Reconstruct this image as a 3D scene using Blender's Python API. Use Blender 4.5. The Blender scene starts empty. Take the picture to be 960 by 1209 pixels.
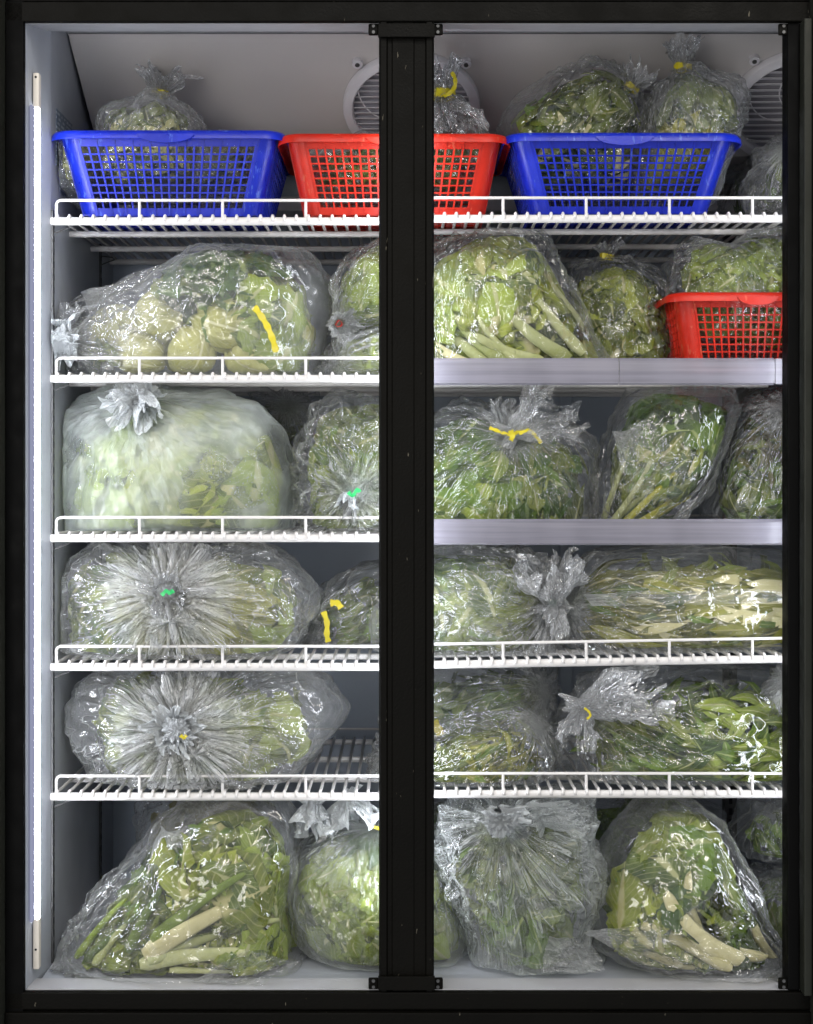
import bpy, math, random
import numpy as np
from mathutils import Vector, Matrix

random.seed(7)
RNG = np.random.default_rng(11)
R = math.radians
sc = bpy.context.scene
COL = sc.collection

# ------------------------------------------------------------------ camera
F = 1801.0              # focal length in photo pixels (photo 960 x 1209)
CY = -2.37              # camera distance in front of the shelf fronts (y = 0)
CZ = 0.772
HX, HY = 480.0, 550.0   # vanishing point in photo pixels
cam_d = bpy.data.cameras.new('camera')
cam = bpy.data.objects.new('camera', cam_d)
COL.objects.link(cam)
cam.location = (0, CY, CZ)
cam.rotation_euler = (R(90), 0, 0)
cam_d.sensor_fit = 'VERTICAL'
cam_d.sensor_height = 36
cam_d.sensor_width = 36
cam_d.lens = F / 1209 * 36
cam_d.shift_y = -(604.5 - HY) / 1209
cam_d.clip_start = 0.05
cam_d.clip_end = 60
sc.camera = cam

# ------------------------------------------------------------------ world, lights, exposure
w = bpy.data.worlds.new('World')
sc.world = w
w.use_nodes = True
w.node_tree.nodes['Background'].inputs[0].default_value = (0.92, 0.95, 1.0, 1)
w.node_tree.nodes['Background'].inputs[1].default_value = 0.58

def area(name, loc, rot, sx, sy, power, col):
    l = bpy.data.lights.new(name, 'AREA')
    l.shape = 'RECTANGLE'
    l.size, l.size_y, l.energy, l.color = sx, sy, power, col
    o = bpy.data.objects.new(name, l)
    COL.objects.link(o)
    o.location, o.rotation_euler = loc, rot
    return o
# added lamps outside the view: front fill, overhead fill and glint strips
area('front_fill_lamp', (-1.9, -4.4, 0.95), (R(90), 0, R(-24)), 1.5, 1.9, 60, (1.0, 0.96, 0.9))  # added front fill, no window is known there
area('added_overhead_lamp', (1.1, -2.9, 2.7), (R(48), 0, R(16)), 0.25, 1.5, 22, (1.0, 0.92, 0.8))  # added warm fill from above
for rx, ry in ((-0.75, -1.9), (0.8, -1.7), (0.1, -3.2)):
    area('added_overhead_lamp', (rx, ry, 2.75), (R(52), 0, R(8 * rx)), 1.2, 0.06, 11, (1.0, 0.97, 0.92))  # thin added lamps that put glints on the film
E_LEFT, E_ML, E_MR, E_R = 50.0, 27.0, 17.0, 15.0

sc.view_settings.view_transform = 'Standard'
sc.view_settings.look = 'None'
sc.view_settings.exposure = 0.24
sc.view_settings.gamma = 1
sc.render.engine = 'CYCLES'
c = sc.cycles
c.use_denoising = True
c.denoiser = 'OPENIMAGEDENOISE'
c.max_bounces = 9
c.diffuse_bounces = 4
c.glossy_bounces = 3
c.transmission_bounces = 3
c.transparent_max_bounces = 22
c.sample_clamp_indirect = 5
c.caustics_reflective = False
c.caustics_refractive = False
c.adaptive_threshold = 0.02

def P(px, py, y=0.0):
    """photo pixel -> world point at depth y"""
    D = y - CY
    return Vector(((px - HX) * D / F, y, CZ + (HY - py) * D / F))

# ------------------------------------------------------------------ numpy noise
_perm = np.random.default_rng(3).permutation(256)
_perm = np.concatenate([_perm, _perm, _perm])
_g = np.random.default_rng(4).normal(size=(256, 3))
_g /= np.linalg.norm(_g, axis=1)[:, None]
def perlin(p):
    p = np.asarray(p, dtype=float)
    i = np.floor(p).astype(int)
    f = p - i
    u = f * f * f * (f * (f * 6 - 15) + 10)
    i &= 255
    out = 0
    for a in (0, 1):
        wa = u[:, 0] if a else 1 - u[:, 0]
        for b in (0, 1):
            wb = u[:, 1] if b else 1 - u[:, 1]
            for d in (0, 1):
                wd = u[:, 2] if d else 1 - u[:, 2]
                h = _perm[_perm[_perm[(i[:, 0] + a) & 255] + ((i[:, 1] + b) & 255)] + ((i[:, 2] + d) & 255)]
                out = out + wa * wb * wd * ((f - np.array([a, b, d])) * _g[h]).sum(1)
    return out * 1.6
def smooth(x, a, b):
    t = np.clip((x - a) / (b - a), 0, 1)
    return t * t * (3 - 2 * t)

# ------------------------------------------------------------------ object helpers
def empty(name, loc, label, cat, group=None):
    o = bpy.data.objects.new(name, None)
    COL.objects.link(o)
    o.location = loc
    o.empty_display_size = 0.03
    o['label'], o['category'] = label, cat
    if group:
        o['group'] = group
    return o
def link(name, me, mat, parent=None, loc=None, smooth_=True):
    o = bpy.data.objects.new(name, me)
    COL.objects.link(o)
    if mat and not me.materials:
        me.materials.append(mat)
    if smooth_:
        me.shade_smooth()
    if parent:
        o.parent = parent
    off = Vector((0, 0, 0))
    p = parent
    while p:
        off += p.location
        p = p.parent
    o.location = (Vector(loc) if loc is not None else Vector((0, 0, 0))) - off
    return o
def mesh(V, Fa, name='m'):
    me = bpy.data.meshes.new(name)
    me.from_pydata([tuple(v) for v in V], [], [tuple(f) for f in Fa])
    me.update()
    return me
def grid_mesh(V, nu, nv, wrap_u=False, uv=False):
    """V indexed [iv*nu+iu]"""
    V = np.asarray(V, dtype=np.float32)
    iu = np.arange(nu if wrap_u else nu - 1)
    iv = np.arange(nv - 1)
    A, B = np.meshgrid(iu, iv)
    A, B = A.ravel(), B.ravel()
    A2 = (A + 1) % nu
    Q = np.stack([B * nu + A, B * nu + A2, (B + 1) * nu + A2, (B + 1) * nu + A], 1).astype(np.int32)
    me = raw_mesh(V, Q)
    return me
def raw_mesh(V, Q, uvs=None):
    V = np.asarray(V, dtype=np.float32)
    Q = np.asarray(Q, dtype=np.int32)
    me = bpy.data.meshes.new('m')
    n = Q.shape[1]
    me.vertices.add(len(V))
    me.vertices.foreach_set('co', V.ravel())
    me.loops.add(Q.size)
    me.loops.foreach_set('vertex_index', Q.ravel())
    me.polygons.add(len(Q))
    me.polygons.foreach_set('loop_start', np.arange(0, Q.size, n, dtype=np.int32))
    me.polygons.foreach_set('loop_total', np.full(len(Q), n, dtype=np.int32))
    if uvs is not None:
        l = me.uv_layers.new(name='UVMap')
        l.data.foreach_set('uv', np.asarray(uvs, dtype=np.float32)[Q.ravel()].ravel())
    me.update(calc_edges=True)
    me.validate()
    return me

class MB:
    def __init__(s):
        s.V, s.F = [], []
    def add(s, V, Fa):
        o = len(s.V)
        s.V += [tuple(v) for v in V]
        s.F += [tuple(i + o for i in f) for f in Fa]
    def box(s, x0, x1, y0, y1, z0, z1, b=0.0):
        if b <= 0:
            V = [(x, y, z) for x in (x0, x1) for y in (y0, y1) for z in (z0, z1)]
            s.add(V, [(0, 1, 3, 2), (4, 6, 7, 5), (0, 4, 5, 1), (2, 3, 7, 6), (0, 2, 6, 4), (1, 5, 7, 3)])
            return
        import bmesh
        bm = bmesh.new()
        bmesh.ops.create_cube(bm, size=1)
        bmesh.ops.scale(bm, vec=(x1 - x0, y1 - y0, z1 - z0), verts=bm.verts)
        bmesh.ops.translate(bm, vec=((x0 + x1) / 2, (y0 + y1) / 2, (z0 + z1) / 2), verts=bm.verts)
        bmesh.ops.bevel(bm, geom=bm.edges[:], offset=b, segments=2, affect='EDGES', profile=0.6)
        bm.verts.index_update()
        s.add([v.co[:] for v in bm.verts], [[v.index for v in f.verts] for f in bm.faces])
        bm.free()
    def tube(s, pts, r, n=8, cap=True):
        pts = [Vector(p) for p in pts]
        rs = r if isinstance(r, (list, tuple)) else [r] * len(pts)
        up = Vector((0, 0, 1))
        V = []
        prev = None
        for i, p in enumerate(pts):
            t = (pts[min(i + 1, len(pts) - 1)] - pts[max(i - 1, 0)]).normalized()
            if prev is None:
                a = t.cross(up)
                if a.length < 0.1:
                    a = t.cross(Vector((1, 0, 0)))
            else:
                a = prev - t * prev.dot(t)
            a.normalize()
            prev = a
            b = t.cross(a)
            for k in range(n):
                q = 2 * math.pi * k / n
                V.append(p + (a * math.cos(q) + b * math.sin(q)) * rs[i])
        Fa = []
        for i in range(len(pts) - 1):
            for k in range(n):
                Fa.append((i * n + k, i * n + (k + 1) % n, (i + 1) * n + (k + 1) % n, (i + 1) * n + k))
        if cap:
            Fa.append(tuple(range(n))[::-1])
            Fa.append(tuple((len(pts) - 1) * n + k for k in range(n)))
        s.add(V, Fa)
    def build(s, name, mat, parent=None, loc=None, sm=False):
        me = mesh(s.V, s.F)
        if loc is not None:
            me.transform(Matrix.Translation(-Vector(loc)))
        o = link(name, me, mat, parent, loc, sm)
        if sm:
            me.shade_smooth()
            try:
                me.set_sharp_from_angle(angle=R(40))
            except Exception:
                pass
        return o

# ------------------------------------------------------------------ materials
def newmat(name):
    m = bpy.data.materials.new(name)
    m.use_nodes = True
    nt = m.node_tree
    nt.nodes.clear()
    out = nt.nodes.new('ShaderNodeOutputMaterial')
    return m, nt, out
class N:
    """tiny node helper"""
    def __init__(s, nt):
        s.nt = nt
    def n(s, t, **kw):
        nd = s.nt.nodes.new('ShaderNode' + t)
        for k, v in kw.items():
            setattr(nd, k, v)
        return nd
    def put(s, sock, v):
        if hasattr(v, 'links') or isinstance(v, bpy.types.NodeSocket):
            s.nt.links.new(v, sock)
        else:
            sock.default_value = v
    def math(s, op, a, b=0.0, c=None, clamp=False):
        nd = s.n('Math', operation=op, use_clamp=clamp)
        s.put(nd.inputs[0], a)
        s.put(nd.inputs[1], b)
        if c is not None:
            s.put(nd.inputs[2], c)
        return nd.outputs[0]
    def vmath(s, op, a, b=None, scale=None):
        nd = s.n('VectorMath', operation=op)
        s.put(nd.inputs[0], a)
        if b is not None:
            s.put(nd.inputs[1], b)
        if scale is not None:
            s.put(nd.inputs['Scale'], scale)
        return nd.outputs['Value'] if op in ('LENGTH', 'DOT_PRODUCT') else nd.outputs[0]
    def noise(s, vec, scale, detail=2, rough=0.5, dist=0.0, color=False):
        nd = s.n('TexNoise')
        s.put(nd.inputs['Vector'], vec)
        s.put(nd.inputs['Scale'], scale)
        nd.inputs['Detail'].default_value = detail
        nd.inputs['Roughness'].default_value = rough
        nd.inputs['Distortion'].default_value = dist
        return nd.outputs['Color' if color else 'Fac']
    def ramp(s, fac, stops):
        nd = s.n('ValToRGB')
        s.put(nd.inputs[0], fac)
        e = nd.color_ramp.elements
        while len(e) < len(stops):
            e.new(0.5)
        for i, (p, col) in enumerate(stops):
            e[i].position = p
            e[i].color = col if len(col) == 4 else (*col, 1)
        return nd.outputs[0]
    def mixc(s, fac, a, b):
        nd = s.n('Mix', data_type='RGBA')
        s.put(nd.inputs[0], fac)
        s.put(nd.inputs[6], a)
        s.put(nd.inputs[7], b)
        return nd.outputs[2]
    def mr(s, v, a, b, c_, d, clamp=True):
        nd = s.n('MapRange', clamp=clamp)
        s.put(nd.inputs[0], v)
        for i, x in enumerate((a, b, c_, d)):
            s.put(nd.inputs[i + 1], x)
        return nd.outputs[0]
def c4(c_):
    return (*c_, 1) if len(c_) == 3 else c_

def paint(name, col, rough=0.45, spec=0.5, metal=0.0, var=0.12, scale=9, bump=0.02, bscale=300, wear=None, wear_amt=0.62):
    m, nt, out = newmat(name)
    k = N(nt)
    tc = k.n('TexCoord').outputs['Object']
    geo = k.n('NewGeometry').outputs['Position']
    b = k.n('BsdfPrincipled')
    n1 = k.noise(geo, scale, 4, 0.6)
    dark = tuple(x * (1 - var) for x in col)
    lite = tuple(min(1, x * (1 + var)) for x in col)
    colr = k.ramp(n1, [(0.3, dark), (0.7, lite)])
    if wear:
        s1 = k.noise(k.vmath('MULTIPLY', geo, (1.0, 1.0, 0.16)), 160, 3, 0.6)
        s2 = k.noise(geo, 14, 3, 0.6)
        f = k.math('MULTIPLY', k.math('GREATER_THAN', s1, wear_amt), k.math('GREATER_THAN', s2, 0.52))
        colr = k.mixc(f, colr, c4(wear))
    k.put(b.inputs['Base Color'], colr)
    k.put(b.inputs['Roughness'], k.mr(k.noise(geo, scale * 4, 3), 0.3, 0.7, rough * 0.8, min(1, rough * 1.25)))
    b.inputs['Metallic'].default_value = metal
    b.inputs['Specular IOR Level'].default_value = spec
    if bump:
        bp = k.n('Bump')
        bp.inputs['Strength'].default_value = bump * 10
        bp.inputs['Distance'].default_value = 0.001
        k.put(bp.inputs['Height'], k.noise(geo, bscale, 2))
        nt.links.new(bp.outputs[0], b.inputs['Normal'])
    nt.links.new(b.outputs[0], out.inputs[0])
    return m

def emit(name, col, strength):
    m, nt, out = newmat(name)
    e = nt.nodes.new('ShaderNodeEmission')
    e.inputs[0].default_value = c4(col)
    e.inputs[1].default_value = strength
    nt.links.new(e.outputs[0], out.inputs[0])
    return m

M = {}
M['black'] = paint('black powder coat', (0.0024, 0.0021, 0.0014), 0.5, 0.07, var=0.25, scale=6, bump=0.05, wear=(0.09, 0.08, 0.06), wear_amt=0.70)
M['blackd'] = paint('black rubber gasket', (0.002, 0.002, 0.002), 0.6, 0.06, var=0.1)
M['olive'] = paint('dark grey extrusion', (0.018, 0.019, 0.015), 0.4, 0.15, metal=0.1, var=0.2)
M['liner'] = paint('grey painted liner', (0.34, 0.36, 0.40), 0.38, 0.45, var=0.06, scale=4)
M['liner_back'] = paint('blue grey back liner', (0.33, 0.37, 0.43), 0.42, 0.45, var=0.08, scale=4)
M['lip'] = paint('pale sill', (0.40, 0.40, 0.42), 0.35, 0.5, var=0.08, scale=8)
M['evap'] = paint('warm white evaporator housing', (0.50, 0.47, 0.455), 0.5, 0.35, var=0.05, scale=3)
M['guard'] = paint('white fan guard', (0.64, 0.62, 0.65), 0.4, 0.4, var=0.05)
M['fanback'] = paint('shaded fan recess', (0.27, 0.26, 0.29), 0.7, 0.2)  # flat disc colour: shade behind the slats painted as mid grey
M['dark'] = paint('dark recess', (0.02, 0.02, 0.025), 0.8, 0.1)
M['seam'] = paint('slotted upright', (0.05, 0.05, 0.05), 0.5, 0.5, var=0.4, scale=80)
M['wire'] = paint('white coated wire', (0.62, 0.60, 0.585), 0.42, 0.5, var=0.05, scale=30)
M['cap'] = paint('cream end cap', (0.72, 0.66, 0.58), 0.45, 0.4, var=0.04)
M['blue'] = paint('blue basket plastic', (0.004, 0.016, 0.34), 0.33, 0.35, var=0.22, scale=18, wear=(0.04, 0.08, 0.42), wear_amt=0.62)
M['red'] = paint('red basket plastic', (0.42, 0.014, 0.004), 0.38, 0.3, var=0.22, scale=18, wear=(0.46, 0.06, 0.03), wear_amt=0.62)
M['yellow'] = paint('yellow tape', (0.50, 0.42, 0.008), 0.35, 0.5, var=0.08, scale=40)
M['greentie'] = paint('green tie', (0.02, 0.45, 0.12), 0.4, 0.5, var=0.1, scale=40)
M['redtie'] = paint('red tie', (0.5, 0.04, 0.03), 0.4, 0.5, var=0.1, scale=40)
M['screw'] = paint('steel screw', (0.10, 0.10, 0.10), 0.4, 0.4, metal=0.6)
LEDC = (0.88, 0.92, 1.0)
M['led_left'] = emit('lit tube diffuser', LEDC, E_LEFT)
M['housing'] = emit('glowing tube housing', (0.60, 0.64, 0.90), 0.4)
M['led_ml'] = emit('lit mullion tube left', LEDC, E_ML)
M['led_mr'] = emit('lit mullion tube right', (0.9, 0.93, 1.0), E_MR)
M['led_r'] = emit('lit right tube', (0.88, 0.92, 1.0), E_R)

def strip_mat():
    m, nt, out = newmat('frosted price rail')
    k = N(nt)
    geo = k.n('NewGeometry').outputs['Position']
    b = k.n('BsdfPrincipled')
    st = k.noise(k.vmath('MULTIPLY', geo, (2.5, 1, 160)), 1.0, 3, 0.6)
    bl = k.noise(k.vmath('MULTIPLY', geo, (9, 1, 3)), 1.0, 2, 0.6)
    f = k.math('ADD', k.math('MULTIPLY', st, 0.5), k.math('MULTIPLY', bl, 0.5))
    k.put(b.inputs['Base Color'], k.ramp(f, [(0.35, (0.15, 0.145, 0.175)), (0.6, (0.25, 0.24, 0.285))]))
    b.inputs['Roughness'].default_value = 0.3
    t = k.n('BsdfTransparent')
    mx = k.n('MixShader')
    mx.inputs[0].default_value = 0.76
    nt.links.new(t.outputs[0], mx.inputs[1])
    nt.links.new(b.outputs[0], mx.inputs[2])
    nt.links.new(mx.outputs[0], out.inputs[0])
    return m
M['strip'] = strip_mat()

def sticker_mat():
    m, nt, out = newmat('printed data label')
    k = N(nt)
    geo = k.n('NewGeometry').outputs['Position']
    b = k.n('BsdfPrincipled')
    rows = k.math('GREATER_THAN', k.math('FRACT', k.math('MULTIPLY', k.vmath('DOT_PRODUCT', geo, (0, 0, 1)), 130)), 0.5)
    ink = k.math('MULTIPLY', rows, k.math('GREATER_THAN', k.noise(k.vmath('MULTIPLY', geo, (1, 140, 130)), 1.0, 2), 0.47))
    k.put(b.inputs['Base Color'], k.mixc(ink, (0.10, 0.13, 0.18, 1), (0.38, 0.42, 0.48, 1)))
    b.inputs['Roughness'].default_value = 0.4
    nt.links.new(b.outputs[0], out.inputs[0])
    return m
M['sticker'] = sticker_mat()

def leaf_mat(name, c1, c2, rib, transl=0.2, ribw=0.10, veins=0.5, rough=0.55, var=0.5, raw=False):
    c1 = c1 if raw else (c1[0] * 0.28, c1[1] * 0.32, c1[2] * 0.24)
    c2 = c2 if raw else (c2[0] * 0.54, c2[1] * 0.60, c2[2] * 0.20)
    rib = rib if raw else (rib[0] * 0.58, rib[1] * 0.56, rib[2] * 0.42)
    m, nt, out = newmat(name)
    k = N(nt)
    uv = k.n('UVMap').outputs[0]
    sep = k.n('SeparateXYZ')
    k.put(sep.inputs[0], uv)
    geo = k.n('NewGeometry')
    rnd = geo.outputs['Random Per Island']
    orn = k.n('ObjectInfo').outputs['Random']
    r1 = k.math('FRACT', k.math('ADD', rnd, orn))
    u = k.math('ABSOLUTE', k.math('SUBTRACT', sep.outputs[0], 0.5))
    v = sep.outputs[1]
    # midrib narrows to the tip, side veins fan off
    rw = k.math('MULTIPLY', k.math('SUBTRACT', 1.15, v), ribw)
    rib_f = k.mr(u, k.math('MULTIPLY', rw, 0.5), rw, 1, 0)
    sv = k.math('FRACT', k.math('SUBTRACT', k.math('MULTIPLY', v, 9), k.math('MULTIPLY', u, 7)))
    sv_f = k.math('MULTIPLY', k.mr(k.math('ABSOLUTE', k.math('SUBTRACT', sv, 0.5)), 0.0, 0.13, 1, 0), veins)
    pos = geo.outputs['Position']
    nz = k.noise(pos, 26, 4, 0.65)
    mixf = k.math('ADD', k.math('MULTIPLY', nz, 1 - var + 0.15), k.math('MULTIPLY', r1, var), clamp=True)
    base = k.ramp(mixf, [(0.28, c1), (0.85, c2)])
    fm = k.math('MAXIMUM', rib_f, sv_f)
    # stains of fine dark spots, as on bruised leaves
    sp = k.mr(k.noise(pos, 120, 3, 0.7), 0.62, 0.72, 0, 0.45)
    base = k.mixc(sp, base, tuple(x * 0.35 for x in c1) + (1,))
    colr = k.mixc(fm, base, c4(rib))
    b = k.n('BsdfPrincipled')
    k.put(b.inputs['Base Color'], colr)
    b.inputs['Roughness'].default_value = rough
    b.inputs['Specular IOR Level'].default_value = 0.25
    bp = k.n('Bump')
    bp.inputs['Strength'].default_value = 0.45
    bp.inputs['Distance'].default_value = 0.002
    k.put(bp.inputs['Height'], k.math('ADD', k.noise(pos, 110, 4, 0.6), k.math('MULTIPLY', fm, 0.5)))
    nt.links.new(bp.outputs[0], b.inputs['Normal'])
    t = k.n('BsdfTranslucent')
    k.put(t.inputs[0], k.mixc(0.35, colr, (0.5, 0.7, 0.08, 1)))
    mx = k.n('MixShader')
    mx.inputs[0].default_value = transl
    nt.links.new(b.outputs[0], mx.inputs[1])
    nt.links.new(t.outputs[0], mx.inputs[2])
    nt.links.new(mx.outputs[0], out.inputs[0])
    return m
L = {
    'lettuce': leaf_mat('pale lettuce leaf', (0.12, 0.19, 0.03), (0.52, 0.60, 0.19), (0.66, 0.70, 0.42)),
    'romaine': leaf_mat('yellow green leaf', (0.14, 0.18, 0.025), (0.58, 0.60, 0.17), (0.74, 0.72, 0.42), ribw=0.16),
    'dullgreen': leaf_mat('dull green leaf', (0.06, 0.085, 0.02), (0.36, 0.40, 0.14), (0.50, 0.52, 0.28)),
    'spinach': leaf_mat('mid green leaf', (0.025, 0.06, 0.01), (0.22, 0.35, 0.06), (0.42, 0.52, 0.2), veins=0.3),
    'dark': leaf_mat('dark green leaf', (0.012, 0.035, 0.006), (0.09, 0.18, 0.03), (0.2, 0.3, 0.1), veins=0.25),
    'herb': leaf_mat('grey green herb leaf', (0.05, 0.075, 0.02), (0.25, 0.30, 0.12), (0.34, 0.36, 0.18), veins=0.2),
    'olive': leaf_mat('olive yellow leaf', (0.08, 0.08, 0.015), (0.48, 0.44, 0.13), (0.62, 0.58, 0.28), veins=0.3),
    'stem': leaf_mat('pale green stalk', (0.24, 0.28, 0.07), (0.52, 0.53, 0.27), (0.55, 0.55, 0.32), raw=True, ribw=0.0, veins=0.0, transl=0.15, var=0.3),
    'stemgreen': leaf_mat('green stalk', (0.16, 0.26, 0.05), (0.42, 0.50, 0.16), (0.5, 0.5, 0.2), ribw=0.0, veins=0.0, transl=0.15),
    'cream': leaf_mat('cream white stalk', (0.46, 0.42, 0.20), (0.72, 0.67, 0.38), (0.70, 0.66, 0.48), raw=True, ribw=0.0, veins=0.0, transl=0.2, var=0.3),
    'yellow': leaf_mat('yellow leaf', (0.40, 0.36, 0.03), (0.75, 0.66, 0.10), (0.8, 0.74, 0.3)),
    'head': leaf_mat('yellow green head', (0.27, 0.27, 0.05), (0.54, 0.52, 0.20), (0.58, 0.56, 0.32), raw=True, ribw=0.05, veins=0.35, transl=0.1),
    'head_base': leaf_mat('pinkish cut base', (0.55, 0.36, 0.25), (0.75, 0.62, 0.48), (0.7, 0.6, 0.5), ribw=0.0, veins=0, transl=0.05),
    'purple': leaf_mat('purple brown leaf', (0.06, 0.035, 0.03), (0.28, 0.22, 0.16), (0.3, 0.3, 0.2), veins=0.2),
}

def film_mat(name, haze=0.10, crease=0.5, gloss=0.075, rough=0.15, tint=(1, 1, 1), milk=(0.93, 0.95, 0.95),
             pleat=1.0, crumple=1.0, core=0.55, corer=0.06, edge=0.5):
    """thin clear film, object origin sits at the knot so folds fan out from it"""
    m, nt, out = newmat(name)
    k = N(nt)
    oc = k.n('TexCoord').outputs['Object']
    rn = k.n('ObjectInfo').outputs['Random']
    seed = k.vmath('SCALE', (17.3, 9.1, 5.7), scale=k.math('MULTIPLY', rn, 9.0))
    r = k.vmath('LENGTH', oc)
    d = k.vmath('NORMALIZE', oc)
    warp = k.vmath('SCALE', k.vmath('SUBTRACT', k.noise(k.vmath('ADD', oc, seed), 7, 1, color=True), (0.5, 0.5, 0.5)), scale=0.28)
    dd = k.vmath('ADD', k.vmath('ADD', k.vmath('ADD', d, warp), k.vmath('SCALE', oc, scale=0.7)), seed)
    def tent(x, width):     # planar sided fold, 1 on the crease line
        return k.mr(k.math('ABSOLUTE', k.math('SUBTRACT', x, 0.5)), 0, width, 1, 0)
    fall = k.mr(r, 0.01, 0.26, 1.0, 0.10)
    n1 = k.noise(dd, 5, 1, 0.5)
    n2 = k.noise(dd, 12, 1, 0.5)
    pscale = k.math('MULTIPLY', fall, pleat)
    pfold = k.math('MULTIPLY', k.math('ADD', tent(n1, 0.16), k.math('MULTIPLY', tent(n2, 0.16), 0.55)), pscale)
    pline = k.math('MULTIPLY', k.math('ADD', tent(n1, 0.022), k.math('MULTIPLY', tent(n2, 0.028), 0.7)), pscale)
    q = k.vmath('ADD', k.vmath('ADD', oc, seed), k.vmath('SCALE', k.noise(oc, 12, 2, color=True), scale=0.06))
    m1_ = k.noise(q, 10, 1, 0.5)
    m2_ = k.noise(k.vmath('ADD', q, (3.1, 4.2, 1.7)), 22, 1, 0.5)
    m3_ = k.noise(k.vmath('ADD', q, (1.1, 7.2, 5.7)), 50, 1, 0.5)
    patch = k.math('MULTIPLY', k.mr(k.noise(k.vmath('ADD', oc, seed), 5, 2), 0.46, 0.60, 0.10, 1.0), crumple)
    cfold = k.math('MULTIPLY', k.math('ADD', k.math('ADD', tent(m1_, 0.17), k.math('MULTIPLY', tent(m2_, 0.16), 0.34)), k.math('MULTIPLY', tent(m3_, 0.16), 0.04)), patch)
    cline = k.math('MULTIPLY', k.math('ADD', tent(m1_, 0.012), k.math('MULTIPLY', tent(m2_, 0.018), 0.6)), patch)
    fine = k.math('ADD', pline, k.math('MULTIPLY', cline, 0.8))
    bp = k.n('Bump')
    bp.inputs['Strength'].default_value = 1.0
    bp.inputs['Distance'].default_value = 0.0060
    k.put(bp.inputs['Height'], k.math('ADD', k.math('ADD', pfold, cfold), k.math('MULTIPLY', k.noise(q, 60, 1, 0.5), 0.05)))
    lw = k.n('LayerWeight')
    lw.inputs['Blend'].default_value = 0.5
    nt.links.new(bp.outputs[0], lw.inputs['Normal'])
    lw0 = k.n('LayerWeight')
    lw0.inputs['Blend'].default_value = 0.5
    f1 = lw.outputs['Facing']
    glos = k.math('ADD', k.math('MULTIPLY', k.math('POWER', f1, 3.0), 0.45), gloss, clamp=True)
    spots = k.mr(k.noise(k.vmath('ADD', oc, seed), 260, 2, 0.6), 0.60, 0.68, 0, 0.13)
    wet = k.mr(k.noise(k.vmath('ADD', oc, seed), 5.5, 3), 0.5, 0.62, 0, 1)
    cloud = k.mr(k.noise(q, 6.5, 3, 0.6), 0.35, 0.75, 0.3, 1.9)
    corew = k.math('MULTIPLY', k.mr(r, 0.0, corer, 1, 0), core)
    hz = k.math('ADD', k.math('ADD', k.math('MULTIPLY', cloud, haze), k.math('MULTIPLY', fine, crease * 0.42)),
                k.math('ADD', k.math('MULTIPLY', k.math('POWER', lw0.outputs['Facing'], 2.5), edge), corew))
    hz = k.math('MINIMUM', k.math('ADD', hz, k.math('MULTIPLY', spots, wet)), 0.93)
    df = k.n('BsdfDiffuse')
    df.inputs[0].default_value = c4(milk)
    tl = k.n('BsdfTranslucent')
    tl.inputs[0].default_value = c4(milk)
    nt.links.new(bp.outputs[0], df.inputs['Normal'])
    m1 = k.n('MixShader')
    m1.inputs[0].default_value = 0.36
    nt.links.new(df.outputs[0], m1.inputs[1])
    nt.links.new(tl.outputs[0], m1.inputs[2])
    tr = k.n('BsdfTransparent')
    tr.inputs[0].default_value = c4(tint)
    m2 = k.n('MixShader')
    nt.links.new(hz, m2.inputs[0])
    nt.links.new(tr.outputs[0], m2.inputs[1])
    nt.links.new(m1.outputs[0], m2.inputs[2])
    gl = k.n('BsdfGlossy')
    gl.inputs['Roughness'].default_value = rough
    nt.links.new(bp.outputs[0], gl.inputs['Normal'])
    m3 = k.n('MixShader')
    nt.links.new(glos, m3.inputs[0])
    nt.links.new(m2.outputs[0], m3.inputs[1])
    nt.links.new(gl.outputs[0], m3.inputs[2])
    nt.links.new(m3.outputs[0], out.inputs[0])
    return m
FM = {
    'clear': film_mat('clear plastic film', haze=0.010, crease=0.36, gloss=0.085, rough=0.13, edge=0.26),
    'wrap': film_mat('crinkled clear film', haze=0.025, crease=0.60, gloss=0.09, rough=0.15, pleat=1.3, core=0.8, corer=0.07, edge=0.28),
    'hazy': film_mat('hazy plastic film', haze=0.085, crease=0.50, gloss=0.085, rough=0.17, edge=0.34, milk=(0.93, 0.95, 0.96)),
    'frost': film_mat('frosted thin bag', haze=0.32, crease=0.25, gloss=0.045, rough=0.30, milk=(0.86, 0.93, 0.91), crumple=0.35, pleat=0.5, edge=0.4, core=0.3),
    'wrapm': film_mat('crinkled foggy film', haze=0.085, crease=0.80, gloss=0.10, rough=0.15, pleat=1.4, core=1.1, corer=0.12, edge=0.32, milk=(0.95, 0.96, 0.97)),
    'veil': film_mat('smooth foggy film', haze=0.15, crease=0.35, gloss=0.07, rough=0.20, milk=(0.90, 0.95, 0.93), crumple=0.35, pleat=0.7, core=0.4, edge=0.4),
    'thin': film_mat('thin milky film', haze=0.22, crease=0.70, gloss=0.055, rough=0.24, milk=(0.86, 0.91, 0.91), pleat=1.7, crumple=0.6, edge=0.4),
    'white': film_mat('white thin bag', haze=0.80, crease=0.5, gloss=0.04, rough=0.35, milk=(0.90, 0.94, 0.96), crumple=0.7),
    'neck': film_mat('gathered film', haze=0.22, crease=1.0, gloss=0.22, rough=0.11, milk=(0.93, 0.95, 0.97), core=0.3, corer=0.03),
}

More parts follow.
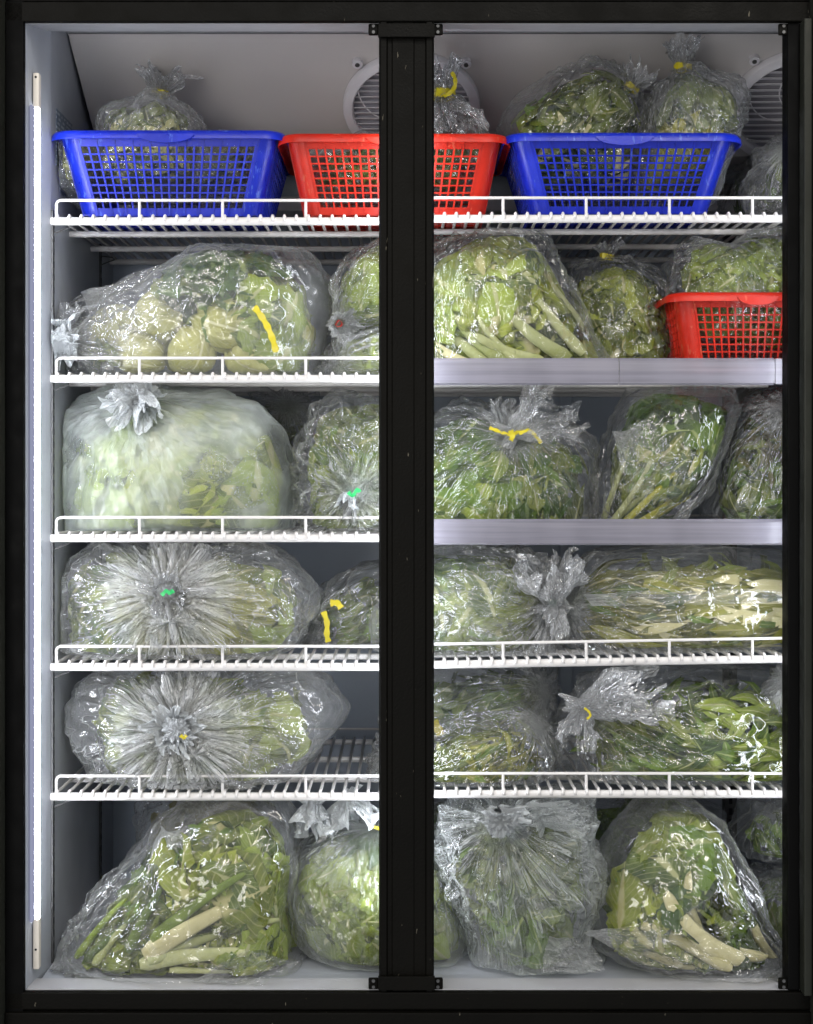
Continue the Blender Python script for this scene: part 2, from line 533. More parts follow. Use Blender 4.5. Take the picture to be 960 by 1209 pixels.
# ================================================================== THE REFRIGERATOR
fridge = empty('refrigerator', (0, 0.2, 0), 'black framed upright display refrigerator with pale grey interior and open double doorway', 'refrigerator')
FY = -0.12          # front plane of the opening
XL, XR = -0.562, 0.585
ZT, ZB = CZ + 522 / 1801 * 2.25, 0.0
def fb(name, mat, x0, x1, y0, y1, z0, z1, b=0.0, label=None):
    m_ = MB()
    m_.box(x0, x1, y0, y1, z0, z1, b)
    o = m_.build(name, mat, fridge, ((x0 + x1) / 2, (y0 + y1) / 2, (z0 + z1) / 2))
    if label:
        o['label'] = label
    return o
XW = -0.552         # left inner wall
XI = 1.15           # the interior runs on behind the right-hand frame
# liner: left wall (slightly splayed jamb in front), back, floor, ceiling, right wall
m_ = MB()
m_.add([(XL, FY, -0.02), (XW, 0.0, -0.02), (XW, 0.5, -0.02), (XL, FY, 1.50), (XW, 0.0, 1.50), (XW, 0.5, 1.50),
        (-0.62, FY, -0.02), (-0.62, 0.52, -0.02), (-0.62, FY, 1.50), (-0.62, 0.52, 1.50)],
       [(0, 3, 4, 1), (1, 4, 5, 2), (6, 7, 9, 8), (0, 6, 8, 3), (2, 5, 9, 7), (3, 8, 9, 5, 4), (0, 1, 2, 7, 6)])
m_.build('side_wall', M['liner'], fridge, (-0.58, 0.2, 0.7))
fb('back_wall', M['liner_back'], XW - 0.0, XI, 0.5, 0.53, -0.02, 1.5)
fb('side_wall', M['liner'], XI, XI + 0.05, FY, 0.53, -0.02, 1.5)
fb('floor_panel', M['liner'], XW, XI, -0.072, 0.5, -0.03, -0.004)
fb('sill', M['lip'], XL + 0.001, XI, FY, -0.072, -0.03, 0.0, 0.0)
m_ = MB()
m_.add([(XL, FY, ZT), (XI, FY, ZT), (XI, -0.02, ZT + 0.018), (XL, -0.02, ZT + 0.018), (XI, 0.5, 1.475), (XL, 0.5, 1.475), (XL, FY, 1.5), (XI, FY, 1.5), (XI, .5, 1.5), (XL, .5, 1.5), (XI, 0.1, 1.475), (XL, 0.1, 1.475)],
       [(0, 1, 2, 3), (3, 2, 10, 11), (11, 10, 4, 5), (6, 9, 8, 7), (0, 6, 7, 1), (5, 4, 8, 9)])
m_.build('ceiling_panel', M['lip'], fridge, (0.3, 0.2, 1.45))
# uprights with slots
for (x, y) in ((XW + 0.0015, 0.004), (XW + 0.0015, 0.373)):
    m_ = MB()
    m_.box(x - 0.001, x + 0.0015, y - 0.006, y + 0.006, 0.0, 1.17)
    z = 0.03
    o = m_.build('shelf_standard', M['seam'], fridge, (x, y, 0.7))
    m_ = MB()
    for i in range(57):
        m_.box(x + 0.0016, x + 0.0022, y - 0.002, y + 0.002, 0.02 + i * 0.02, 0.03 + i * 0.02)
    m_.build('slot', M['dark'], o, (x, y, 0.7))['kind'] = 'stuff'
for x in (0.606, 0.03):
    m_ = MB()
    m_.box(x - 0.012, x + 0.012, 0.482, 0.499, 0.0, 1.30)
    o = m_.build('shelf_standard', M['seam'], fridge, (x, 0.49, 0.7))
    m_ = MB()
    for i in range(64):
        m_.box(x - 0.003, x + 0.003, 0.4805, 0.4825, 0.02 + i * 0.02, 0.032 + i * 0.02)
    m_.build('slot', M['dark'], o, (x, 0.49, 0.7))['kind'] = 'stuff'
# back liner ribs
for x in (-0.30, 0.30, 0.66, 0.9):
    fb('liner_rib', M['liner_back'], x - 0.012, x + 0.012, 0.492, 0.502, 0.0, 1.3, 0.003)

# front frame members
fb('frame_stile', M['olive'], -0.614, -0.589, FY - 0.045, FY + 0.05, -0.4, 1.6, 0.003)
fb('frame_stile', M['black'], -0.80, -0.6155, FY - 0.03, FY + 0.05, -0.4, 1.6, 0.003)
fb('door_gasket', M['blackd'], -0.589, XL, FY - 0.012, FY + 0.03, -0.055, ZT + 0.03, 0.002)
fb('frame_rail', M['black'], -0.5885, XR + 0.02, FY - 0.012, FY - 0.0005, ZT, ZT + 0.029, 0.002)
fb('frame_rail', M['black'], -0.5885, XR + 0.04, FY - 0.010, FY - 0.0005, ZT + 0.0305, ZT + 0.2, 0.002)
fb('frame_rail', M['black'], -0.5885, XR + 0.02, FY - 0.012, FY - 0.0005, -0.0265, -0.0005, 0.002)
fb('frame_rail', M['black'], -0.5885, XR + 0.04, FY - 0.018, FY - 0.0005, -0.3, -0.0285, 0.002)
fb('door_gasket', M['blackd'], XR - 0.024, XR - 0.0065, FY - 0.006, FY + 0.03, 0.0, ZT, 0.002)
fb('frame_stile', M['olive'], XR - 0.006, XR + 0.006, FY - 0.03, FY + 0.04, 0.0, ZT - 0.0005, 0.002)
fb('frame_stile', M['olive'], XR + 0.0075, XR + 0.013, FY - 0.045, FY + 0.04, -0.4, 1.6, 0.002)
fb('frame_stile', M['black'], XR + 0.0145, XI + 0.1, FY - 0.03, FY + 0.05, -0.4, 1.6, 0.003)
# mullion: two folded flanges and a recessed face
mw = 0.0405
m_ = MB()
prof = [(-mw, 0.06), (-mw, -0.006), (-mw + 0.003, -0.010), (-mw + 0.011, -0.010), (-mw + 0.013, -0.006), (-0.022, -0.006), (-0.020, -0.0075),
        (0.010, -0.0075), (0.012, -0.006), (mw - 0.013, -0.006), (mw - 0.011, -0.010), (mw - 0.003, -0.010), (mw, -0.006), (mw, 0.06)]
V = [(x, FY + y, z) for z in (0.0, ZT) for x, y in prof]
n = len(prof)
m_.add(V, [(i, i + 1, n + i + 1, n + i) for i in range(n - 1)] + [(n - 1, 0, n, 2 * n - 1)])
mull = m_.build('mullion', M['black'], fridge, (0, FY, 0.7))
for z in (0.004, ZT - 0.024):
    fb('mullion_shoe', M['black'], -mw - 0.001, mw + 0.001, FY - 0.016, FY - 0.0101, z, z + 0.02, 0.001)
# latch brackets with screws
for px, sgn in ((441, 1), (517, -1), (925, 1)):
    for zz, up in ((ZT, 1), (0.0, 0)):
        x = (px - HX) * 2.25 / F
        z0 = zz - 0.017 if up else 0.0
        m_ = MB()
        m_.box(x - 0.0075, x + 0.0075, FY - 0.002, FY + 0.004, z0, z0 + 0.017, 0.0025)
        o = m_.build('catch_plate', M['black'], fridge, (x, FY, z0))
        for q in (0.004, 0.013):
            m_ = MB()
            m_.tube([(x, FY - 0.0035, z0 + q), (x, FY - 0.002, z0 + q)], 0.0024, 10)
            m_.build('screw', M['screw'], o, (x, FY, z0 + q), True)

# light tubes: left jamb (in view), both back edges of the mullion, right jamb
def light_tube(x0, x1, y0, y1, z0, z1, mat, label=None):
    m_ = MB()
    m_.box(x0, x1, y0, y1, z0, z1, 0.002)
    o = m_.build('light_tube', mat, fridge, ((x0 + x1) / 2, (y0 + y1) / 2, z0), True)
    if label:
        o['label'] = label
    for (a, b, hole) in ((z1, z1 + 0.052, z1 + 0.045), (z0 - 0.075, z0, z0 - 0.045)):
        m_ = MB()
        m_.box(x0 - 0.001, x1 + 0.0012, y0 - 0.003, y1 + 0.003, a, b, 0.0025)
        e = m_.build('end_cap', M['cap'], o, ((x0 + x1) / 2, y0, a), True)
        m_ = MB()
        m_.tube([((x0 + x1) / 2, y0 - 0.0035, hole), ((x0 + x1) / 2, y0 - 0.002, hole)], 0.0018, 8)
        m_.build('screw_hole', M['dark'], e, ((x0 + x1) / 2, y0 - 0.003, hole))
    return o
zt, zb = P(0, 127, -0.09).z, P(0, 1085, -0.09).z
light_tube(XL + 0.005, -0.5500, -0.0895, -0.081, zb, zt, M['led_left'], 'long lit white tube on the left jamb')
fb('tube_housing', M['housing'], XL + 0.003, -0.5550, -0.108, -0.0922, zb, zt, 0.001)
light_tube(-0.038, -0.028, FY + 0.062, FY + 0.070, zb, zt, M['led_ml'])
light_tube(0.028, 0.038, FY + 0.062, FY + 0.070, zb, zt, M['led_mr'])
light_tube(XR - 0.008, XR + 0.002, FY + 0.05, FY + 0.064, zb, zt, M['led_r'])

# evaporator housing: sloping front with round fan guards
E1 = (0.12, P(0, 50, 0.12).z)      # (y, z) top front edge, then the lower edge
E2 = (0.320, 1.318)
xe0, xe1 = -0.549, -0.540
m_ = MB()
V = [(xe0, 0.108, 1.4735), (XI, 0.108, 1.4735), (xe0, E1[0], E1[1]), (XI, E1[0], E1[1]), (xe1, E2[0], E2[1]), (XI, E2[0], E2[1]),
     (xe1, 0.43, E2[1] - 0.004), (XI, 0.43, E2[1] - 0.004), (xe0, 0.43, 1.4735), (XI, 0.43, 1.4735)]
m_.add(V, [(0, 1, 3, 2), (2, 3, 5, 4), (4, 5, 7, 6), (6, 7, 9, 8), (0, 2, 4, 6, 8), (1, 9, 7, 5, 3)])
m_.build('evaporator_housing', M['evap'], fridge, (0.2, 0.1, 1.37))
m_ = MB()
m_.box(xe0, XI, 0.40, 0.49, 1.235, 1.262, 0.003)
m_.build('drain_tray', M['guard'], fridge, (0.2, 0.44, 1.24))
ey = Vector((0, E2[0] - E1[0], E2[1] - E1[1])).normalized()    # down the slope
en = Vector((0, ey.z, -ey.y)).normalized()                     # outward (front, down)
if en.y > 0:
    en = -en
slope_len = (Vector((0, *E2)) - Vector((0, *E1))).length
def fan_guard(cx, rad, label):
    mid = Vector((cx, *E1)) + ey * (slope_len * 0.53)
    def W(a, b, h):     # a across, b down slope, h off the surface
        return mid + Vector((a, 0, 0)) + ey * b + en * h
    m_ = MB()
    nn = 64
    prof = [(1.0, 0.001), (1.0, 0.010), (0.985, 0.014), (0.87, 0.0165), (0.85, 0.014), (0.845, 0.001)]
    V = []
    for i in range(nn):
        a = 2 * math.pi * i / nn
        for r_, h in prof:
            V.append(W(math.cos(a) * rad * r_, math.sin(a) * rad * 0.98 * r_, h))
    k_ = len(prof)
    m_.add(V, [(i * k_ + j, i * k_ + j + 1, ((i + 1) % nn) * k_ + j + 1, ((i + 1) % nn) * k_ + j) for i in range(nn) for j in range(k_ - 1)])
    g = m_.build('fan_guard', M['guard'], fridge, mid, True)
    g['label'] = label
    m_ = MB()
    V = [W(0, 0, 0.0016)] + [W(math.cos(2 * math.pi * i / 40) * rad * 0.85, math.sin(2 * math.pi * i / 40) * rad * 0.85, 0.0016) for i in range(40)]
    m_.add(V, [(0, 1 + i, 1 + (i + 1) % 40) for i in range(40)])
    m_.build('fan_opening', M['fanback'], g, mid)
    ri = rad * 0.86
    ns = 17
    for i in range(ns):
        b = -ri + (i + 0.5) * 2 * ri / ns
        hw = math.sqrt(max(ri * ri - b * b, 1e-5))
        m_ = MB()
        a0, t = hw, 2 * ri / ns * 0.33
        V = [W(s * a0, b + q * t, 0.012 if q < 0 else 0.006) for s in (-1, 1) for q in (-1, 1)] + [W(s * a0, b + q * t, 0.010 if q < 0 else 0.004) for s in (-1, 1) for q in (-1, 1)]
        m_.add(V, [(0, 2, 3, 1), (4, 5, 7, 6), (0, 1, 5, 4), (2, 6, 7, 3), (0, 4, 6, 2), (1, 3, 7, 5)])
        m_.build('slat', M['guard'], g, W(0, b, 0.008))
    for s in (0, 1, 2, 3, 4, 5):
        pts = []
        for i in range(14):
            t = i / 13
            a = s * math.pi / 3 + t * 1.5
            pts.append(W(math.cos(a) * ri * (0.12 + 0.88 * t), math.sin(a) * ri * (0.12 + 0.88 * t), 0.0135))
        m_ = MB()
        m_.tube(pts, 0.0012, 5)
        m_.build('spiral_rib', M['guard'], g, mid, True)
    m_ = MB()
    m_.tube([W(0, 0, 0.008), W(0, 0, 0.017)], ri * 0.14, 20)
    m_.build('hub', M['guard'], g, mid, True)
    for sx in (-1, 1):
        m_ = MB()
        q = W(sx * rad * 0.77, -rad * 0.80, 0)
        m_.tube([q + en * 0.0, q + en * 0.010], 0.0085, 14)
        b_ = m_.build('screw_boss', M['guard'], g, q, True)
        m_ = MB()
        m_.tube([q + en * 0.0095, q + en * 0.0115], 0.004, 8)
        m_.build('screw', M['seam'], b_, q, True)
fan_guard((486 - HX) * 2.59 / F, 0.1165, 'round white fan guard behind the mullion')
fan_guard((945 - HX) * 2.59 / F, 0.125, 'round white fan guard in the right corner')
# data labels on the left wall
for (y0, y1, z0, z1) in ((0.03, 0.145, 1.245, 1.335), (0.055, 0.10, 1.205, 1.232)):
    fb('data_label', M['sticker'], XW + 0.0005, XW + 0.0012, y0, y1, z0, z1)

# ================================================================== WIRE SHELVES
wire_me = {}
def shelf(z, x0, x1, label, rail=True, strip=None, tilt=0.0, joint=None, depth=0.47):
    s = empty('wire_shelf', ((x0 + x1) / 2, 0.22, z), label, 'shelf', 'white wire shelves in the refrigerator')
    def b(name, mb, sm=True, mat='wire', loc=None, par=None):
        return mb.build(name, M[mat], par or s, loc or ((x0 + x1) / 2, 0.0, z), sm)
    T = lambda x: tilt * (x - x0) / (x1 - x0)
    m_ = MB()
    m_.tube([(x0, 0.0, z - 0.005 + T(x0)), (x1, 0.0, z - 0.005 + T(x1))], 0.0055, 10)
    for v in range(len(m_.V)):
        x, y, zz = m_.V[v]
        m_.V[v] = (x, y, (zz - z - T(x)) * 1.15 + z + T(x))
    b('front_bar', m_)
    for y in (0.13, 0.30, depth):
        m_ = MB()
        m_.tube([(x0, y, z - 0.006 + T(x0)), (x1, y, z - 0.006 + T(x1))], 0.0050, 8)
        b('cross_bar' if y < depth else 'rear_bar', m_, loc=((x0 + x1) / 2, y, z))
    for x in (x0 + 0.004, x1 - 0.004):
        m_ = MB()
        m_.tube([(x, 0.003, z - 0.004 + T(x)), (x, depth, z - 0.004 + T(x))], 0.0035, 8)
        b('side_bar', m_, loc=(x, 0.22, z))
    nw = int(round((x1 - x0) / 0.0183))
    if 'w' not in wire_me:
        m_ = MB()
        m_.tube([(0, -0.0058, -0.006), (0, -0.0052, -0.001), (0, -0.0015, 0.0027), (0, 0.004, 0.0022), (0, 0.012, 0.0012), (0, depth + 0.002, 0.0012)], 0.0026, 6)
        wire_me['w'] = mesh(m_.V, m_.F, 'wire')
        wire_me['w'].materials.append(M['wire'])
        wire_me['w'].shade_smooth()
    for i in range(1, nw):
        x = x0 + (x1 - x0) * i / nw
        o = bpy.data.objects.new('wire', wire_me['w'])
        COL.objects.link(o)
        o.parent = s
        o.location = Vector((x, 0, z + T(x))) - s.location
    # raised rear stop
    m_ = MB()
    pts = [(x0 + 0.01, depth, z), (x0 + 0.01, depth, z + 0.014), (x0 + 0.014, depth, z + 0.018), (x1 - 0.014, depth, z + 0.018), (x1 - 0.01, depth, z + 0.014), (x1 - 0.01, depth, z)]
    m_.tube(pts, 0.0022, 6)
    b('rear_stop', m_, loc=((x0 + x1) / 2, depth, z))
    if rail:
        h = 0.0265
        m_ = MB()
        a = x0 + 0.017
        e = x1 - 0.002
        pts = [(a, -0.002, z + T(a)), (a, -0.002, z + h - 0.006 + T(a)), (a + 0.002, -0.002, z + h - 0.002 + T(a)), (a + 0.006, -0.002, z + h + T(a)),
               (e - 0.006, -0.002, z + h + T(e)), (e - 0.002, -0.002, z + h - 0.002 + T(e)), (e, -0.002, z + h - 0.006 + T(e)), (e, -0.002, z + T(e))]
        m_.tube(pts, 0.0023, 8)
        g = b('guard_rail', m_)
        x = a + 0.129
        while x < x1 - 0.03:
            m_ = MB()
            m_.tube([(x, -0.002, z - 0.002 + T(x)), (x, -0.002, z + h + T(x))], 0.0023, 8)
            b('post', m_, par=g, loc=(x, -0.002, z))
            x += 0.129
    if strip:
        z0, z1 = strip
        m_ = MB()
        prof = [(-0.010, z0), (-0.016, z0 + 0.003), (-0.0175, (z0 + z1) / 2), (-0.016, z1 - 0.004), (-0.012, z1), (-0.009, z1 - 0.001), (-0.013, z1 - 0.005), (-0.0145, (z0 + z1) / 2), (-0.012, z0 + 0.004), (-0.009, z0 + 0.003)]
        n_ = len(prof)
        for (a, e) in ((x0, joint - 0.0004), (joint + 0.0004, x1 - 0.024)) if joint else ((x0, x1 - 0.004),):
            k_ = MB()
            k_.add([(x, y, zz) for x in (a, e) for y, zz in prof], [(i, (i + 1) % n_, n_ + (i + 1) % n_, n_ + i) for i in range(n_)] + [tuple(range(n_))[::-1], tuple(range(n_, 2 * n_))])
            b('price_rail', k_, False, 'strip', loc=(a, -0.014, z0))
        if joint:
            k_ = MB()
            k_.box(x1 - 0.0235, x1 - 0.004, -0.0185, -0.009, z0 + 0.001, z1 - 0.001, 0.001)
            b('end_clip', k_, False, 'strip', loc=(x1, -0.014, z0))
    # wall clips at the left end
    if x0 < -0.4:
        for y in (0.006, 0.375):
            m_ = MB()
            m_.tube([(XW + 0.002, y, z - 0.008), (XW + 0.022, y + 0.004, z - 0.010), (XW + 0.026, y + 0.004, z - 0.014), (XW + 0.002, y, z - 0.024)], 0.0013, 6)
            b('clip', m_, mat='screw', loc=(XW, y, z - 0.01))
    return s
def zpx(py, y=0.0):
    return P(0, py, y).z
SL = {1: zpx(257), 2: zpx(443), 3: zpx(631), 4: zpx(783), 5: zpx(936)}
SR = {1: zpx(254), 2: zpx(444), 3: zpx(634), 4: zpx(781), 5: zpx(933)}
LX0, LX1, RX0, RX1 = (54 - HX) / 760, -0.004, 0.004, (930 - HX) / 760
shelf(SL[1], LX0, LX1, 'top wire shelf left of the mullion, carrying a blue basket')
shelf(SL[2], LX0, LX1, 'wire shelf left of the mullion, carrying the bag of round yellow green heads')
shelf(SL[3], LX0, LX1, 'wire shelf left of the mullion, carrying the big frosted milky bag')
shelf(SL[4], LX0, LX1, 'wire shelf left of the mullion, carrying the bag with a green knot and fanned creases')
shelf(SL[5], LX0, LX1, 'lowest wire shelf left of the mullion, partly empty at its right end')
shelf(SR[1], RX0, RX1, 'top wire shelf right of the mullion, under the wide blue basket with two bags', )
shelf(SR[2], RX0, RX1, 'wire shelf with a frosted price rail, under the small red basket', rail=False, strip=(zpx(455), zpx(423.5)), joint=(728 - HX) / 756)
shelf(SR[3], RX0, RX1, 'wire shelf with a frosted price rail, under the leafy bag with a yellow bow', rail=False, strip=(zpx(643), zpx(612.5)))
shelf(SR[4], RX0, RX1, 'slightly tilted wire shelf right of the mullion, under the long flat bag', tilt=0.010)
shelf(SR[5], RX0, RX1, 'lowest wire shelf right of the mullion, above the white thin bag')

# ================================================================== BASKETS
def basket(px0, px1, pyt, zs, mat, label, y0=-0.018, dep=0.30, taper=0.030, cols=20, rows=8):
    zt = P(0, pyt, y0).z
    X0, X1 = P(px0, 0, y0).x, P(px1, 0, y0).x
    H = zt - zs
    cx = (X0 + X1) / 2
    s = empty('basket', (cx, y0 + dep / 2, zs), label, 'basket', 'plastic lattice baskets')
    W2, D2 = (X1 - X0) / 2 - 0.016, dep / 2 - 0.014
    yc = y0 + dep / 2
    rc = 0.024
    def hw(v):
        return W2 - taper * (1 - v), D2 - taper * 0.9 * (1 - v), zs + 0.003 + (H - 0.008) * v
    th = 0.0022
    def wall(a, nx, name, nc):
        # a=0 front,1 back (along x); 2 left,3 right (along y); u in -1..1
        def Q(u, v, o):
            w2, d2, z = hw(v)
            if a < 2:
                sgn = -1 if a == 0 else 1
                return (cx + u * (w2 - rc), yc + sgn * (d2 + o), z)
            sgn = -1 if a == 2 else 1
            return (cx + sgn * (w2 + o), yc + u * (d2 - rc), z)
        m_ = MB()
        def plate(u0, u1, v0, v1, o0, o1):
            V = [Q(u, v, o) for u in (u0, u1) for v in (v0, v1) for o in (o0, o1)]
            m_.add(V, [(0, 1, 3, 2), (4, 6, 7, 5), (0, 4, 5, 1), (2, 3, 7, 6), (0, 2, 6, 4), (1, 5, 7, 3)])
        vb, vt = 0.10, 0.86
        plate(-1, 1, 0, vb, -th, 0)
        plate(-1, 1, vt, 1, -th, 0)
        ub = 0.97
        plate(-1, -ub, vb, vt, -th, 0)
        plate(ub, 1, vb, vt, -th, 0)
        du = 2 * ub / nc
        for i in range(nc + 1):
            u = -ub + i * du
            heavy = (i % 2 == 0)
            plate(u - du * 0.115, u + du * 0.115, vb - (0.10 if heavy else 0.0), vt + (0.12 if heavy else 0), -th * 0.8, 0.0012 if heavy else 0.0003)
        for j in range(1, rows):
            v = vb + (vt - vb) * j / rows
            plate(-ub, ub, v - 0.010, v + 0.010, -th * 0.9, -0.0002)
        m_.build(name, mat, s, (cx, yc, zs))
    nside = max(6, int(cols * dep / (X1 - X0)))
    wall(0, 0, 'lattice_wall', cols)
    wall(1, 0, 'lattice_wall', cols)
    wall(2, 0, 'lattice_wall', nside)
    wall(3, 0, 'lattice_wall', nside)
    for sx in (-1, 1):
        for sy in (-1, 1):
            m_ = MB()
            V = []
            na = 7
            for v in (0, 1):
                w2, d2, z = hw(v)
                for o in (0, -th):
                    for i in range(na):
                        a = math.pi / 2 * i / (na - 1)
                        V.append((cx + sx * (w2 - rc + (rc + o) * math.sin(a)), yc + sy * (d2 - rc + (rc + o) * math.cos(a)), z))
            Fa = []
            for i in range(na - 1):
                Fa += [(i, i + 1, 2 * na + i + 1, 2 * na + i), (na + i, 3 * na + i, 3 * na + i + 1, na + i + 1)]
            m_.add(V, Fa)
            m_.build('corner', mat, s, (cx, yc, zs), True)
    # rim: swept flange
    w2, d2, z = hw(1)
    prof = [(-0.003, -0.004), (-0.003, 0.004), (0.002, 0.0065), (0.011, 0.0045), (0.0155, -0.001), (0.0165, -0.009), (0.0145, -0.009), (0.013, -0.003), (0.009, 0.001), (0.0, 0.0)]
    ring = []
    na = 9
    for (sx, sy, a0) in ((1, 1, 0), (-1, 1, 90), (-1, -1, 180), (1, -1, 270)):
        for i in range(na):
            a = R(a0 + 90 * i / (na - 1))
            ring.append((sx * (w2 - rc), sy * (d2 - rc), math.cos(a), math.sin(a)))
    V = []
    for i, (ax, ay, ca, sa) in enumerate(ring):
        for (o, h) in prof:
            V.append((cx + ax + ca * (rc + o), yc + ay + sa * (rc + o), z + h))
    m_ = MB()
    n_, k_ = len(ring), len(prof)
    m_.add(V, [(i * k_ + j, ((i + 1) % n_) * k_ + j, ((i + 1) % n_) * k_ + (j + 1) % k_, i * k_ + (j + 1) % k_) for i in range(n_) for j in range(k_)])
    m_.build('rim', mat, s, (cx, yc, z), True)
    # front and back grip plates
    m_ = MB()
    nn = 16
    V = []
    for i in range(nn + 1):
        u = -1 + 2 * i / nn
        dep_ = 0.012 * (1 - u * u) ** 0.6 + 0.0005
        for (yy, zz) in ((-0.0166, -0.002), (-0.0172, -0.003 - dep_), (-0.015, -0.003 - dep_), (-0.0145, -0.002)):
            V.append((cx + u * W2 * 0.26, yc - D2 - 0.001 + yy, z + zz))
    m_.add(V, [(i * 4 + j, i * 4 + (j + 1) % 4, (i + 1) * 4 + (j + 1) % 4, (i + 1) * 4 + j) for i in range(nn) for j in range(4)])
    m_.build('handle', mat, s, (cx, yc - D2, z), True)
    # base: slotted tray
    w2, d2, z = hw(0)
    m_ = MB()
    nb = 12
    for i in range(nb + 1):
        x = cx - w2 + 0.004 + (2 * w2 - 0.016) * i / nb
        m_.box(x, x + 0.008, yc - d2 + 0.003, yc + d2 - 0.003, z - 0.0015, z + 0.0015)
    for j in range(9):
        y = yc - d2 + 0.003 + (2 * d2 - 0.014) * j / 8
        m_.box(cx - w2 + 0.003, cx + w2 - 0.003, y, y + 0.008, z - 0.001, z + 0.001)
    m_.box(cx - w2 + 0.002, cx + w2 - 0.002, yc - d2 + 0.002, yc + d2 - 0.002, z + 0.0016, z + 0.003)
    m_.build('base', mat, s, (cx, yc, zs))
    return s
basket(54, 338, 153, SL[1] + 0.003, M['blue'], 'blue lattice basket on the top shelf left of the mullion, beside the long light tube', dep=0.30)
basket(326, 604, 157, SL[1] + 0.004, M['red'], 'large red lattice basket on the top shelf, half hidden by the black mullion', dep=0.29, taper=0.024)
basket(594, 881, 156, SR[1] + 0.003, M['blue'], 'blue lattice basket right of the mullion, two green bags standing up from it', dep=0.29, taper=0.034)
basket(789, 1000, 345, SR[2] + 0.003, M['red'], 'small red lattice basket on the second shelf, cut off by the right frame', dep=0.27, taper=0.02, cols=15, y0=0.02)

# ================================================================== LEAVES
def leaf_grid(kind, size, rng):
    """returns (V local: x across, y along, z normal), uv, quads"""
    spec = {  # width/length, nu, nv, ruffle, curl, cup
        'lettuce': (0.85, 8, 10, 0.16, 0.30, 0.25), 'romaine': (0.48, 8, 12, 0.10, 0.22, 0.22),
        'oval': (0.50, 4, 8, 0.03, 0.25, 0.15), 'lance': (0.20, 3, 9, 0.015, 0.35, 0.08),
        'small': (0.55, 3, 5, 0.05, 0.3, 0.2), 'frond': (0.16, 3, 7, 0.05, 0.6, 0.1), 'blade': (0.10, 3, 10, 0.01, 0.3, 0.05)}[kind]
    wl, nu, nv, ruf, curl, cup = spec
    u = np.linspace(-1, 1, nu + 1)
    v = np.linspace(0, 1, nv + 1)
    U, Vv = np.meshgrid(u, v)
    U, Vv = U.ravel(), Vv.ravel()
    if kind in ('lettuce', 'romaine'):
        wprof = 0.16 + 0.84 * np.sin(np.pi * np.clip(Vv, 0, 1) ** 0.8 * 0.80) ** 0.8
        wprof = wprof * np.sqrt(np.clip(1 - np.clip((Vv - 0.72) / 0.285, 0, 1) ** 2.2, 0.02, 1))
    elif kind == 'oval':
        wprof = np.clip(np.sin(np.pi * np.clip(Vv, 0.01, 0.995) ** 0.75), 0.03, 1)
        wprof = np.where(Vv < 0.18, 0.07, wprof)
    else:
        wprof = np.clip(np.sin(np.pi * np.clip(Vv, 0.02, 0.99) ** 0.8), 0.05, 1)
    hw = 0.5 * wl * size * rng.uniform(0.8, 1.2)
    x = U * wprof * hw
    y = (Vv - 0.5) * size
    ph = rng.uniform(0, 6.28, 4)
    fr = rng.uniform(4, 7)
    z = ruf * size * 0.45 * (np.abs(U) ** 1.6) * (np.sin(Vv * fr * 3.1 + ph[0] + U * 1.2) + 0.6 * np.sin(Vv * fr * 6.1 + ph[1] - U * 2))
    z += cup * size * 0.4 * (U ** 2) * rng.uniform(-0.3, 1)
    z += curl * size * rng.uniform(-0.6, 0.5) * ((Vv - 0.5) ** 2)
    x = x + ruf * size * 0.25 * np.sin(Vv * fr * 4.3 + ph[2]) * np.abs(U) * np.sign(U)
    bend = rng.uniform(-0.25, 0.25) * size
    x = x + bend * (Vv - 0.3) ** 2
    A, B = np.meshgrid(np.arange(nu), np.arange(nv))
    A, B = A.ravel(), B.ravel()
    k_ = nu + 1
    Q = np.stack([B * k_ + A, B * k_ + A + 1, (B + 1) * k_ + A + 1, (B + 1) * k_ + A], 1)
    return np.stack([x, y, z], 1), np.stack([U * 0.5 + 0.5, Vv], 1), Q

def stalk_grid(p0, p1, w0, w1, bow, rng, flat=0.55, n=10, nv=12):
    """curved tapered stalk between two world points"""
    p0, p1 = np.array(p0), np.array(p1)
    t = np.linspace(0, 1, nv + 1)
    d = p1 - p0
    Lg = np.linalg.norm(d)
    d /= Lg
    side = np.cross(d, np.array([0, 1, 0]))
    side /= max(np.linalg.norm(side), 1e-6)
    nrm = np.cross(side, d)
    V, uv = [], []
    ph = rng.uniform(0, 6)
    for i, tt in enumerate(t):
        cpt = p0 + d * Lg * tt + side * (bow * Lg * 4 * tt * (1 - tt)) + nrm * 0.004 * math.sin(tt * 5 + ph)
        r_ = w0 + (w1 - w0) * tt
        if i == 0 or i == nv:
            r_ *= 0.6
        for k_ in range(n):
            a = 2 * math.pi * k_ / n
            rr = r_ * (1 + 0.10 * math.cos(a * 3 + ph))
            V.append(cpt + side * math.cos(a) * rr + nrm * math.sin(a) * rr * flat)
            uv.append((k_ / n, tt))
    Q = [(i * n + k_, i * n + (k_ + 1) % n, (i + 1) * n + (k_ + 1) % n, (i + 1) * n + k_) for i in range(nv) for k_ in range(n)]
    return np.array(V), np.array(uv), np.array(Q)

